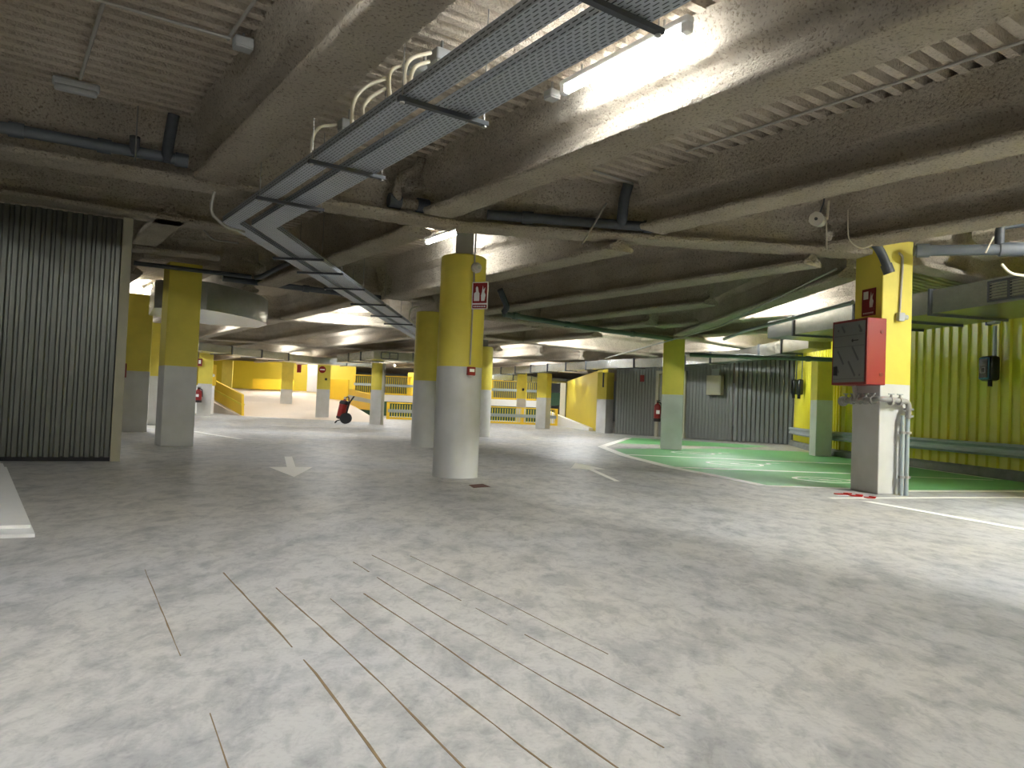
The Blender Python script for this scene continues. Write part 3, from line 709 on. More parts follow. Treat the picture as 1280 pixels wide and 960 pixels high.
# grey pipe across the cabinet column
e = pipe([(4.62, 8.62, 2.86), (6.4, 8.05, 2.84), (7.4, 7.73, 2.83)], .062, 'drain_pipe', 'pvc', 'grey pipe running from the cabinet column along the duct', 'pipe', .1, [(0, .05), (0, .5), (0, .55)])
MB().tube([(5.45, 8.36, 2.86), (5.45, 8.36, 3.12), (5.9, 8.34, 3.2), (6.3, 8.3, 3.2)], .05, 12, .07).build('branch', 'soil', e, smooth=50)
pipe([dp(1068, 254, 8.55), dp(1080, 296, 8.45), dp(1094, 304, 8.45), dp(1103, 318, 8.5), dp(1110, 337, 8.5)], .05, 'hanging_pipe', 'soil', 'dark elbowed pipe end poking out at the top of the cabinet column', 'pipe', .08, [(0, .9), (3, .95)])
# pipe run under the joists behind the columns
pipe([(-.2, 13.6, 2.55), (1.9, 15.7, 2.55), (3.7, 17.4, 2.6)], .05, 'drain_pipe', 'pipegreen', 'grey green pipe running to the square column in the green bays', 'pipe', .05, [(0, .1), (0, .6), (1, .4)])
pipe([dp(625, 362, 13.2), dp(634, 384, 13.4), dp(630, 390, 13.5)], .055, 'hanging_pipe', 'soil', 'dark pipe branch hanging behind the fire alarm sign', 'pipe', .1)
pipe([(4.22, 17.75, 2.27), (7.3, 16.6, 2.2)], .05, 'drain_pipe', 'pipegreen', 'grey green pipe crossing from the green bay column to the yellow wall', 'pipe', 0, [(0, .4), (0, .8)])
pipe([(-4.36, 12.42, 2.85), (-4.2, 12.25, 2.85), (-3.45, 11.3, 2.93)], .04, 'sloping_pipe', 'soil', 'sloping grey pipe between the shaded column and the cable trays', 'pipe', .1)
pipe([(-5.9, 11.42, 2.84), (-4.45, 12.43, 2.86)], .035, 'drain_pipe', 'soil', 'dark pipe passing across the top of the shaded square column', 'pipe')
pipe([(-4.95, 12.5, 2.83), (-2.55, 14.0, 2.81)], .05, 'drain_pipe', 'soil', 'dark pipe beside the girder over the rounded duct', 'pipe', 0, [(0, .5), (0, .75)])
pipe([(-2.0, 14.1, 3.2), (-2.25, 14.0, 3.15), (-2.25, 14.05, 2.95)], .05, 'hanging_pipe', 'soil', 'dark pipe elbow hanging beside the tray over the round columns', 'pipe', .08)
# thin conduits
zc = DECK - .02
def conduit(path, label, r=.011, mat='conduit', bend=.05, name='conduit'): return pipe(path, r, name, mat, label, 'conduit', bend, seg=8)
conduit([at(100.5, 98, zc), at(134, -12, zc)], 'grey conduit running overhead to the bulkhead lamp', .014)
conduit([at(112, -3, zc - .05), at(288, 48, zc - .05)], 'pale conduit crossing the ribbed deck overhead', .011)
conduit([at(285, 49, zc - .02), at(322, -4, zc - .02)], 'short pale conduit by the junction box overhead', .013)
conduit([at(858, 189, zc), at(1285, 50, zc)], 'pale conduit running along the dark bay beyond the lamp lit beam', .012)
conduit([at(742, 213, zc), at(793, 230, zc), at(766, 240, zc - .02), dp(728, 305, 8.06)], 'bent pale conduit dropping onto the girder', .012)
conduit([dp(268, 240, 7.0), dp(262, 265, 7.0), dp(282, 284, 7.3), dp(305, 290, 7.6)], 'pale cable looping under the girder to the tray corner', .014, 'conduit', .12, 'hanging_cable')
conduit([dp(255, 288, 9.4), dp(266, 300, 9.4), dp(298, 304, 9.4)], 'thin cable looping below the girder behind the tray corner', .012, 'conduit', .12, 'hanging_cable')
conduit([dp(1252, 330, 8.2), dp(1262, 342, 8.2), dp(1290, 346, 8.2)], 'pale cable drooping beneath the grey pipe', .016, 'cable', .15, 'hanging_cable')
conduit([dp(1242, 296, 8.3), dp(1232, 316, 8.3)], 'short pale cable rising behind the grey pipe', .009, 'cable', .05, 'hanging_cable')
conduit([dp(519, 405, 14.0), dp(511, 400, 14.0), dp(513, 385, 14.0), dp(524, 383, 14.1)], 'cream cable hooking from the tray onto the half hidden round column', .018, 'cable', .15, 'hanging_cable')
conduit([dp(1045, 336, 9.5), dp(900, 408, 13.2), dp(757, 448, 20)], 'long thin conduit running back past the green bay column', .014)
conduit([dp(1066, 378, 9.4), dp(930, 414, 13), dp(905, 424, 14)], 'pale strip conduit hung above the duct', .03, 'rail', .02)
# cream cable loops by the trays and their junction boxes
def loop(pts, label): conduit([at(u, v, z) for u, v, z in pts], label, .014, 'cable', .16, 'cable_loop')
loop([(440, 163, 2.72), (440, 128, 2.95), (455, 108, 3.12), (482, 98, 3.25)], 'cream cable loop rising from the tray toward the deck')
loop([(455, 153, 2.72), (453, 134, 2.95), (463, 121, 3.1), (481, 111, 3.25)], 'thin cream cable beside the first loop over the tray')
loop([(488, 128, 2.72), (485, 98, 2.95), (490, 86, 3.1), (500, 82, 3.25)], 'thick cream cable loop standing on the tray')
loop([(506, 118, 2.72), (505, 88, 2.95), (512, 72, 3.12), (538, 66, 3.26)], 'tall cream cable loop entering the junction box')
loop([(514, 113, 2.72), (513, 96, 2.95), (519, 82, 3.12), (536, 77, 3.22)], 'second cream cable entering the junction box')
loop([(389, 193, 2.76), (390, 172, 2.95), (398, 158, 3.1), (420, 156, 3.25)], 'cream cable loop by the broad beam')
def jbox(u, v, z, s, label, rot=.6):
    c = at(u, v, z); e = empty('junction_box', (c.x, c.y, z - s[2] / 2), label, 'junction box', rz=rot)
    MB().cbox((c.x, c.y, c.z), s, rot, .012).build('box_body', 'box', e)
    MB().cbox((c.x, c.y, c.z - s[2] / 2 - .006), (s[0] * .92, s[1] * .92, .014), rot, .004).build('lid', 'box', e)
    MB().cyl(c + Vector((0, 0, s[2] / 2 - .01)), Vector((c.x, c.y, DECK + .0)), .01, 6).build('fixing', 'rod', e)
jbox(552, 74, 3.27, (.16, .16, .09), 'grey junction box fed by the tall cream cable'); jbox(436, 158, 3.25, (.17, .12, .09), 'grey junction box beside the broad beam')
jbox(304, 54, 3.33, (.13, .1, .07), 'small flat junction box on the ribbed deck'); jbox(530, 88, 3.27, (.30, .12, .07), 'long grey junction box behind the cable loops'); jbox(690, 118, 3.30, (.1, .1, .06), 'tiny junction box at the end of the tube lamp')
# bulkhead emergency lamp overhead
c = at(95, 113, 3.30); e = empty('bulkhead_lamp', (c.x, c.y, 3.27), 'unlit grey bulkhead lamp on the ribbed deck', 'lamp')
a = math.atan2(N.y, N.x) - .05
MB().cbox((c.x, c.y, 3.345), (.34, .11, .06), a, .02).build('housing', 'box', e); MB().cbox((c.x, c.y, 3.30), (.31, .09, .05), a, .02).build('diffuser', 'box', e)
MB().cyl((c.x, c.y, 3.36), (c.x, c.y, DECK + .01), .012, 8).build('fixing', 'rod', e)
# speaker hanging near the cabinet column
c = dp(1021, 274, 8.1); e = empty('projector_speaker', c, 'round cream loudspeaker hanging beside the cabinet column', 'speaker')
ax = Vector((-.55, -.8, -.1)).normalized()
MB().lathe(c, [(.05, -.2), (.068, -.17), (.07, 0), (.078, .01), (.078, .03), (.06, .035)], 24, ax).build('speaker_body', 'cream', e, smooth=40)
MB().cyl(c + ax * .035, c + ax * .042, .018, 12).build('cone_cap', 'steel', e)
MB().tube([c - ax * .1 + Vector((0, 0, .06)), c - ax * .1 + Vector((.05, 0, .2)), Vector((c.x + .12, c.y + .1, DECK))], .009, 6, .04).build('bracket', 'steel', e)
conduit([c - ax * .215, c - ax * .27 + Vector((.05, 0, .02)), c - ax * .22 + Vector((.1, .05, .25))], 'cable feeding the round cream loudspeaker', .014, 'cable', .06, 'hanging_cable')
conduit([dp(1033, 278, 8.3), dp(1034, 312, 8.3)], 'thin cable dropping from the loudspeaker to the girder', .007, 'cable', 0, 'hanging_cable')
conduit([dp(1060, 262, 8.3), dp(1060, 300, 8.3), dp(1076, 312, 8.3), dp(1090, 306, 8.32)], 'drooping cable at the top of the cabinet column', .008, 'cable', .1, 'hanging_cable')
# hook left in the deck
c = dp(1185, 132, 5.9); tag(MB().tube([c + Vector((0, 0, .08)), c + Vector((.0, 0, 0)), c + Vector((.05, 0, -.03)), c + Vector((.09, 0, .01))], .008, 6, .03).build('wire_hook', 'black'), 'black wire hook stuck in the shaded beam overhead', 'hook')
c = at(893, 212, 3.32); tag(MB().tube([c + Vector((-.06, 0, -.08)), c + Vector((-.05, 0, .02)), c + Vector((.08, 0, .03)), c + Vector((.1, 0, .07))], .008, 6, .02).build('wire_hook', 'black'), 'black wire hook stuck in the deck of the dark bay', 'hook')
c = at(604, 405, 3.2)
# junction spools over the tray bend
for i, (u, v) in enumerate(((388, 303), (400, 309))):
    c = at(u, v, 3.28); tag(MB().lathe(c, [(.07, 0), (.075, .03), (.06, .08), (.05, .121)], 20).build('detector', 'cream', smooth=40), ['round cream detector over the tray bend', 'second round detector beside the tray bend, toward the round column'][i], 'detector')

# ------------------------------------------------------------------ tube lamps, some added for fill
LAMPS = [
    (W(3.39, 3.70), 'glowing tube lamp over the cable trays'), (W(5.28, 9.30), 'tube lamp mostly hidden behind the stout round column'),
    (Vector((4.7, 13.9, 0)), 'tube lamp above the galvanised duct and green bays'), (Vector((6.5, 6.1, 0)), 'tube lamp over the aisle outside the bays'),
    (W(3.4, -3.0), 'tube lamp over the aisle behind the viewer'), (W(-1.6, 1.2), 'tube lamp in the bay beside the broad beam'), (W(8.9, -1.5), 'tube lamp over the near end of the charger aisle'),
    (Vector((-9.0, 8.6, 0)), 'tube lamp behind the dark corrugated wall'), (Vector((-8.6, 17.4, 0)), 'tube lamp over the column by the wall end trim'),
    (Vector((-4.6, 19.0, 0)), 'tube lamp in the bay beyond the tray'), (Vector((1.4, 20.5, 0)), 'tube lamp in the bay before the barred railing'), (Vector((6.3, 21.8, 0)), 'tube lamp over the electrical box'),
    (Vector((-12.5, 22.5, 0)), 'tube lamp over the lane to the ramp'), (Vector((-6.8, 25.0, 0)), 'tube lamp over the wheeled extinguisher lane'), (Vector((-1.6, 27.5, 0)), 'tube lamp behind the round columns'),
    (Vector((-11.0, 30.4, 0)), 'tube lamp over the ramp foot'), (Vector((-4.9, 31.0, 0)), 'tube lamp above the duct corner'), (Vector((1.0, 34.0, 0)), 'tube lamp over the barred railing'),
    (Vector((-13.5, 37.0, 0)), 'tube lamp over the ramp parapet'), (Vector((-8.6, 37.5, 0)), 'tube lamp over the middle of the ramp'), (Vector((-3.0, 40.5, 0)), 'tube lamp before the half level slab'),
    (Vector((1.6, 40.0, 0)), 'tube lamp before the yellow far wall'), (Vector((-14.5, 43.8, 0)), 'tube lamp at the head of the ramp'), (Vector((-7.5, 48.6, 0)), 'tube lamp over the half level railing'), (Vector((-1.0, 49.0, 0)), 'tube lamp over the half level slab'),
    (W(.55, 2.2), 'added fill tube lamp above the viewer by the broad beam'), (Vector((2.9, 1.3, 0)), 'added fill tube lamp above the grooved floor'), (Vector((5.2, 2.4, 0)), 'added fill tube lamp above the aisle before the chargers'),  # unseen lamps added overhead and behind to brighten the near floor and ceiling
    (Vector((-6.2, -1.5, 0)), 'added fill tube lamp behind the viewer over the lane'), (Vector((-1, -4.5, 0)), 'added fill tube lamp at the back of the lane'), (Vector((5.5, -4.0, 0)), 'added fill tube lamp at the back of the charger aisle'),
    (Vector((5.8, 18.6, 0)), 'added fill tube lamp over the green bays by the double charger'), (Vector((-10.5, 34.5, 0)), 'added fill tube lamp over the lower ramp'), (Vector((-15.6, 30.0, 0)), 'added fill tube lamp beyond the ramp parapet'), (Vector((-12.5, 27.0, 0)), 'added fill tube lamp over the flat duct'),  # from here to the list end: lamps added to lift green bays and far hall
    (Vector((-6.3, 35.2, 0)), 'added fill tube lamp before the yellow guard'), (Vector((-9.5, 41.5, 0)), 'added fill tube lamp over the upper ramp'), (Vector((-11.5, 44.8, 0)), 'added fill tube lamp by the grey pier'), (Vector((-4.4, 44.5, 0)), 'added fill tube lamp before the slab edge'), (Vector((1.2, 44.8, 0)), 'added fill tube lamp by the green far wall'),
    (Vector((2.5, 36.5, 0)), 'added fill tube lamp along the bright yellow wall'), (Vector((-9.0, 22.5, 0)), 'added fill tube lamp over the lit gap column'), (Vector((-1.5, 33.5, 0)), 'added fill tube lamp before the lower railing'), (Vector((2.0, 27.0, 0)), 'added fill tube lamp before the corner column'), (Vector((-16.5, 24.0, 0)), 'added fill tube lamp far along the lane'),
]
tube_src = None; glow = []
for k_, (q, lb) in enumerate(LAMPS):
    if tube_src is None:
        e = empty('ceiling_tube_lamp', (0, 0, 0), lb, 'lamp', 'tube lamps under the deck')
        MB().cbox((0, 0, .105), (1.24, .07, .05), 0, .012).build('housing', 'white', e)
        MB().cyl((-.56, 0, .055), (.56, 0, .055), .03, 12).build('light_tube', 'tube', e, smooth=50)
        for s in (-1, 1): MB().cbox((s * .59, 0, .06), (.06, .06, .07), 0, .01).build('end_cap', 'white', e)
        for s in (-.4, .4): MB().cyl((s, 0, .125), (s, 0, .185), .008, 6).build('fixing', 'rod', e)
        tube_src = e
    else:
        e = tube_src.copy(); COL.objects.link(e); e['label'] = lb
        for ch in list(tube_src.children):
            c = ch.copy(); COL.objects.link(c); c.parent = e
    for ch in e.children:
        if ch.name.startswith('light_tube'): glow.append((ch, 'tube_soft' if k_ in (0, 1) else 'tube_mid' if k_ == 2 or lb.endswith('double charger') or (lb.endswith('by the broad beam') and q.y > 2) else 'tube_strong' if k_ == 3 else 'tube_near' if q.y < 4 else 'tube' if q.y < 21.5 else 'tube_far'))
    if q.y > 12 and k_ != 2:
        pp, tt = q.dot(N), q.dot(D); q = W(2.95 + 2.1 * round((pp - 2.95) / 2.1), tt)
    e.location = (q.x, q.y, DECK - (.24 if k_ == 0 else .18)); e.rotation_euler = (0, 0, math.atan2(D.y, D.x))

tube_me = {}
for ch, mt in glow:
    if mt not in tube_me: tube_me[mt] = ch.data.copy(); tube_me[mt].materials[0] = M[mt]
    ch.data = tube_me[mt]

# ------------------------------------------------------------------ fittings on the round column
def on_round(c, r, u, v):
    """point on the front of an upright cylinder seen at a reading of the photograph"""
    d = ray(u, v); o = EYE - Vector((c.x, c.y, 0)); a = d.x ** 2 + d.y ** 2; b = 2 * (o.x * d.x + o.y * d.y); k = o.x ** 2 + o.y ** 2 - r * r
    t = (-b - math.sqrt(max(0, b * b - 4 * a * k))) / (2 * a); p = EYE + d * t
    return p, Vector((p.x - c.x, p.y - c.y, 0)).normalized()
p_, n_ = on_round(cc, .271, 594.5, 335)
e = empty('alarm_sounder', p_, 'round grey alarm sounder near the top of the stout round column', 'alarm sounder')
MB().lathe(p_, [(.062, .0), (.062, .035), (.05, .045), (.05, .06), (.03, .075)], 24, n_).build('sounder_body', 'cream', e, smooth=35)
MB().cyl(p_ + n_ * .074, p_ + n_ * .08, .02, 12).build('cap', 'box', e)
a_, na = on_round(cc, .272, 591, 370); b_, nb = on_round(cc, .272, 587, 456); t_ = a_.copy(); t_.z = 2.95
tag(MB().tube([Vector((a_.x + na.x * .012, a_.y + na.y * .012, 3.2)), a_ + na * .012 + Vector((0, 0, .05)), b_ + nb * .012], .010, 8).build('conduit', 'conduit'), 'conduit running down the stout round column to the red button', 'conduit')
p_, n_ = on_round(cc, .271, 587.5, 464); sd = Vector((-n_.y, n_.x, 0)); an = math.atan2(sd.y, sd.x)
e = empty('call_point', p_, 'red fire alarm button on the stout round column', 'alarm button')
c = p_ + n_ * .027; hs = MB().cbox((c.x, c.y, c.z), (.10, .044, .10), an, .008).build('housing', 'red', e)
c = p_ + n_ * .051; MB().box((c.x, c.y, c.z + .008), (.062, .006, .034), an).build('press_plate', 'white', hs)
c = p_ + n_ * .024; MB().cyl(Vector((c.x, c.y, c.z - .05)), Vector((c.x, c.y, c.z - .075)), .028, 12).build('key_cap', 'cream', e)
# flag sign with a fire alarm pictogram
def fire_sign(c, sd, n_, w, h, label, style, thick=.004, border=True):
    """sd: unit vector along the sign's width, n_: facing"""
    e = empty('fire_sign', (c.x, c.y, c.z - h / 2), label, 'sign')
    an = math.atan2(sd.y, sd.x)
    def plate(x, z, ww, hh, off): q = c + sd * x * w + n_ * off; return MB().box((q.x, q.y, c.z + z * h), (ww * w, thick, hh * h), an)
    plate(0, 0, 1, 1, 0).build('backing', 'white' if border else 'darkred', e)
    fld = plate(0, .095, .88, .74, .003).build('red_field', 'red' if border else 'darkred', e)
    stp = plate(0, -.40, .88, .13, .003).build('red_strip', 'red' if border else 'darkred', e)
    def poly(pts, off, name):
        q = [c + sd * (x * w) + n_ * off + Vector((0, 0, z * h)) for x, z in pts]; q2 = [a + n_ * .002 for a in q]; k = len(q)
        MB().add(q + q2, [tuple(range(k)), tuple(range(2 * k - 1, k - 1, -1))] + [(i, k + i, k + (i + 1) % k, (i + 1) % k) for i in range(k)]).build(name, 'white' if border else 'cream', fld)
    if style == 'alarm':
        poly([(-.36, -.2), (-.02, -.2), (-.02, .08), (-.08, .14), (-.12, .3), (-.2, .34), (-.26, .28), (-.24, .14), (-.36, .08)], .006, 'hand_pictogram')
    else:
        poly([(-.36, .12), (-.02, .12), (-.02, .40), (-.36, .40)], .006, 'hose_pictogram')
    poly([(.10, -.2), (.3, -.2), (.36, .02), (.28, .12), (.33, .3), (.22, .2), (.18, .36), (.14, .16), (.08, .0)], .006, 'flame_pictogram')
    for i in range(7): plate(-.33 + i * .11, -.40, .07, .055, .006).build('strip_mark', 'white' if border else 'cream', stp)
    return e
dv = cc - EYE; dv.z = 0
c1, c2 = dp(591.5, 370, 8.42), dp(608.5, 369, 8.36); sdv = (c2 - c1); sdv.z = 0; w_ = sdv.length + .03; sdv.normalize(); mid = (c1 + c2) / 2
nv = Vector((sdv.y, -sdv.x, 0))
fire_sign(mid, sdv, nv, w_, .31, 'red and white fire alarm sign projecting from the stout round column', 'alarm')

# ------------------------------------------------------------------ fittings on the cabinet column
rot = .23; lx = Vector((math.cos(rot), math.sin(rot), 0)); ly = Vector((-math.sin(rot), math.cos(rot), 0)); hx, hy = .21, .24
# left face of this column looks along -lx, its near face along -ly
def onL(y, z, off=0.0): q = cr - lx * (hx + off) + ly * y; q.z = z; return q
def onF(x, z, off=0.0): q = cr - ly * (hy + off) + lx * x; q.z = z; return q
fire_sign(onL(-.02, 2.29, .006), -ly, -lx, .24, .33, 'dull red fire hose sign on the cabinet column', 'hose', border=False)
# hose cabinet hangs on the left face
cz0, cz1, cw, cd = 1.28, 2.06, .62, .25
cen = onL(-.02, (cz0 + cz1) / 2, cd / 2 + .003); ra = math.atan2(-ly.y, -ly.x)
e = empty('hose_cabinet', (cen.x, cen.y, cz0), 'red fire hose cabinet with a grey filmed door on the square column', 'hose cabinet', rz=0)
MB().cbox(cen, (cw, cd, cz1 - cz0), ra, .008).build('cabinet_body', 'red', e)
dc = cen - lx * (cd / 2 + .004)
MB().box(dc, (cw - .004, .012, cz1 - cz0 - .004), ra).build('door_rim', 'darkred', e)
door = MB().box(dc - lx * .008, (cw - .06, .012, cz1 - cz0 - .06), ra).build('door', 'brushed', e)
def mark(y, z, w, h, mat='steel', ang=0.0, name='film_mark'):
    q = dc - lx * .0155 + (-ly) * y; q.z = (cz0 + cz1) / 2 + z
    R = Matrix.Rotation(ra, 3, 'Z') @ Matrix.Rotation(ang, 3, 'Y')
    MB().box(q, (w, .003, h), 0, R).build(name, mat, door)
for y, z in ((-.19, .27), (.2, .24), (-.2, -.27), (.2, -.28)): mark(y, z, .022, .022, 'steel', .7, 'screw')
mark(0, .20, .54, .006); mark(0, .07, .54, .006); mark(0, -.32, .54, .006)
mark(.12, .135, .1, .012, 'black', 0, 'arrow_mark'); mark(.07, .135, .03, .03, 'black', .78, 'arrow_mark')
for y, z, l in ((-.14, -.06, .2), (.12, -.02, .2), (-.2, -.2, .1), (.06, -.2, .22), (.2, .27, .1), (-.1, .28, .1)): mark(y, z, l, .024, 'steel', .98)
q = dc - lx * .022 + ly * .225; q.z = cz0 + .17; MB().cbox(q, (.055, .022, .11), ra, .006).build('latch', 'black', door)
for z in (.12, .62):
    q = cen - ly * (cw / 2 + .004) + lx * .06; q.z = cz0 + z; MB().cyl(q, q - ly * .006, .022, 16).build('knockout', 'darkred', e)
# conduit and box on the near face
tag(MB().tube([onF(-.02, 2.86, .03), onF(.04, 2.83, .02), onF(.045, 2.7, .016), onF(.02, 2.16, .016)], .014, 8, .05).build('conduit', 'conduit', smooth=50), 'conduit running down the lit face of the cabinet column', 'conduit')
q = onF(.02, 2.10, .034); e = empty('junction_box', (q.x, q.y, 2.05), 'grey junction box on the lit face of the cabinet column', 'junction box')
MB().cbox(q, (.085, .06, .10), rot, .01).build('box_body', 'box', e); q2 = q + lx * .06; MB().cyl(q2 - lx * .02, q2 + lx * .03, .03, 12).build('gland', 'box', e)
# manifold
e = empty('sprinkler_manifold', onL(0, 0, .06), 'grey pipe manifold with valves wrapped round the cabinet column', 'pipework')
zm = 1.10
MB().tube([onL(.3, zm - .01, .07), onL(-.33, zm + .02, .07), onF(.12, zm + .0, .08), onF(.12, zm - .2, .08)], .032, 12, .06).build('header', 'greypipe', e, smooth=50)
for x, w2 in ((.12, .026), (.05, .022)):
    MB().tube([onF(x, zm - .16, .07), onF(x, .0, .07)], w2, 10).build('riser', 'rail', e, smooth=50)
    for z in (.2, .72): MB().cyl(onF(x, z, .07), onF(x, z + .03, .07), w2 * 1.7, 10).build('clamp', 'greypipe', e)
for y in (.27, .15, .03, -.09, -.21):
    q = onL(y, zm, .07); MB().cyl(q + ly * .016, q - ly * .016, .05, 10).build('union', 'greypipe', e)
    MB().cyl(q, q + Vector((0, 0, .075)), .016, 8).build('valve', 'greypipe', e); MB().box(q + Vector((0, 0, .08)), (.075, .016, .012), ra).build('lever', 'rail', e)
for x in (-.12, .0):
    q = onF(x, zm, .08); MB().cyl(q - lx * .016, q + lx * .016, .05, 10).build('union', 'greypipe', e)
    MB().cyl(q, q + Vector((0, 0, .075)), .014, 8).build('valve', 'greypipe', e); MB().box(q + Vector((0, 0, .08)), (.075, .016, .012), rot).build('lever', 'rail', e)
MB().lathe(onL(.31, zm - .01, .07), [(.05, -.03), (.062, -.01), (.062, .03), (.04, .05)], 14, ly).build('end_flange', 'greypipe', e)
for z in (zm - .09, zm - .17): MB().lathe(onF(.12, z, .08), [(.055, -.012), (.055, .012)], 14).build('flange', 'greypipe', e)
MB().tube([onL(.08, zm, .07), onL(.08, cz0 - .004, .1)], .028, 10).build('cabinet_feed', 'greypipe', e)
# scraps of barrier tape
for i, (u, v, l, a) in enumerate(((1053, 618.5, .17, .2), (1069, 620.5, .13, -.1), (1087, 623, .09, .1))):
    q = at(u, v); o = MB()
    o.box((q.x, q.y, .009), (l, .075, .010), a); o.box((q.x + l * .35, q.y, .018), (l * .35, .07, .012), a + .3)
    tag(o.build('tape_scrap', 'tape'), ['long torn scrap of red tape on the floor before the cabinet column', 'bright curled scrap of red tape on the white line', 'small dark red tape scrap under the pipe manifold'][i], 'tape')
q = at(1061, 620); tag(MB().box((q.x, q.y, .004), (.3, .07, .004), .05).build('tape_strip', 'white'), 'white strip of barrier tape between the red scraps', 'tape')

# ------------------------------------------------------------------ chargers, electrical box, extinguishers
def wallpt(u, v, off=.0):
    for i in range(len(yw) - 1):
        A, B = Vector((*yw[i], 0)), Vector((*yw[i + 1], 0)); d = (B - A).normalized(); s = Vector((d.y, -d.x, 0))
        r = ray(u, v); A2 = A + s * (.085 + off)
        den = r.x * s.x + r.y * s.y; t = ((A2.x) * s.x + (A2.y) * s.y) / den; p = EYE + r * t
        f = (p - A).dot(d) / (B - A).length
        if -.001 <= f <= 1.001: return p, s, d
e = None
p, s, d = wallpt(1243.5, 461); a = math.atan2(d.y, d.x)
e = empty('charger', (p.x, p.y, p.z - .25), 'black wall charger with a blue rimmed face beneath the junction box', 'charger')
c = p + s * .09; MB().cbox(c, (.30, .18, .42), a, .05).build('charger_body', 'charger', e, smooth=40)
c = p + s * .185 + d * -.0; MB().cbox(c, (.24, .02, .36), a, .009).build('rim', 'blue', e)
c = p + s * .197; MB().cbox(c, (.20, .012, .32), a, .005).build('face', 'charger', e); fc = [o for o in e.children if o.name.startswith('face')][0]
q = c + s * .008; fr = MB()
for dx, dz, w, h in ((-.045, 0, .012, .1), (.045, 0, .012, .1), (0, .045, .1, .012), (0, -.045, .1, .012)): fr.box(q + d * dx + Vector((0, 0, dz - .03)), (w, .004, h), a)
fr.build('logo_ring', 'cream', fc)
MB().cyl(p + s * .12 + d * .06 + Vector((0, 0, -.2)), p + s * .12 + d * .06 + Vector((0, 0, -.30)), .035, 12).build('plug', 'charger', e)
q, s, d = wallpt(1246, 399); e = empty('junction_box', (q.x, q.y, q.z - .1), 'grey box on the yellow wall above the blue rimmed charger', 'junction box')
MB().cbox(q + s * .05, (.2, .1, .16), a, .012).build('box_body', 'box', e); MB().box(q + s * .05 - d * .13, (.05, .08, .18), a).build('bracket', 'darksteel', e)
tag(MB().box((q + p) / 2 + s * .02 + Vector((0, 0, .05)), (.05, .04, (q.z - p.z) - .32), a).build('trunking', 'rail'), 'grey trunking joining the wall box and the blue rimmed charger', 'trunking')
e = None
for k, (u, v) in enumerate(((996.5, 484), (1003.5, 484))):
    p, s, d = wallpt(u, v); a = math.atan2(d.y, d.x)
    if e is None: e = empty('double_charger', (p.x, p.y, p.z - .3), 'pair of black chargers side by side on the yellow wall near the ribbed grey wall', 'charger')
    MB().cbox(p + s * .08, (.36, .16, .46), a, .05).build('charger_unit', 'charger', e, smooth=40)
    MB().cyl(p + s * .1 + Vector((0, 0, -.22)), p + s * .1 + Vector((0, 0, -.34)), .045, 12).build('plug', 'charger', e)
    MB().cyl(p + s * .03 + Vector((0, 0, .2)), p + s * .03 + Vector((0, 0, 1.0)), .018, 8).build('supply_conduit', 'pipegreen', e)
# electrical box on the grey wall
def gwall(u, v):
    r = ray(u, v); A2 = gA + gs * .05; t = (A2.x * gs.x + A2.y * gs.y) / (r.x * gs.x + r.y * gs.y); return EYE + r * t
p = gwall(896, 482); a = math.atan2(gd.y, gd.x)
e = empty('electrical_box', (p.x, p.y, p.z - .4), 'pale grey electrical box on the grey corrugated wall', 'electrical box')
MB().cbox(p + gs * .17, (.50, .32, .66), a, .012).build('enclosure', 'trim', e); MB().box(p + gs * .335, (.42, .012, .58), a).build('cover', 'trim', e)
MB().box(p + gs * .1 + Vector((0, 0, .43)), (.26, .16, .26), a).build('trunking', 'rail', e)
p = gwall(803, 473); tag(MB().box(p + gs * .02, (.16, .012, .24), a).build('wall_sign', 'darkred'), 'small dark red sign beside the framed door', 'sign')
def extinguisher(base, r, h, label, ax=None):
    e = empty('mounted_extinguisher', base, label, 'fire extinguisher'); b = Vector(base)
    cy = MB().lathe(b, [(r * .9, .12 * h), (r, .15 * h), (r, .66 * h), (r * .8, .74 * h), (r * .35, .79 * h), (r * .3, .84 * h)], 20).build('cylinder', 'fred', e, smooth=40)
    MB().lathe(b, [(r * .95, 0), (r * 1.03, .02), (r * 1.03, .13 * h), (r * .9, .14 * h)], 20).build('foot_ring', 'black', e, smooth=40)
    MB().cyl(b + Vector((0, 0, .83 * h)), b + Vector((0, 0, .9 * h)), r * .32, 10).build('valve', 'black', e)
    MB().box(b + Vector((r * .2, 0, .93 * h)), (r * 1.1, .025, .02)).build('squeeze_handle', 'black', e)
    MB().tube([b + Vector((r * .3, 0, .86 * h)), b + Vector((r * 1.15, 0, .8 * h)), b + Vector((r * 1.2, 0, .35 * h))], r * .14, 8, .05).build('hose', 'black', e)
    MB().box(b + Vector((0, -r * .97, .42 * h)), (r * 1.0, .02, .16 * h)).build('label_plate', 'white', cy)
    return e
p = gwall(823.5, 527) + gs * .16; extinguisher((p.x, p.y, p.z), .12, .80, 'red extinguisher hanging beside the framed door')
p = Vector((-12.45, 29.72, 0)); q = dp(247.5, 503, 29.62); extinguisher((q.x, q.y, q.z), .13, .65, 'red extinguisher hanging on the column at the ramp foot')
q = dp(249.5, 453, 29.72); e = empty('fire_sign', (q.x, q.y, q.z), 'small red sign high on the column at the ramp foot', 'sign')
MB().box((q.x, q.y, q.z), (.2, .012, .3), .38).build('plate', 'darkred', e); MB().box((q.x + .01, q.y - .012, q.z + .02), (.08, .006, .14), .38).build('pictogram', 'white', e)
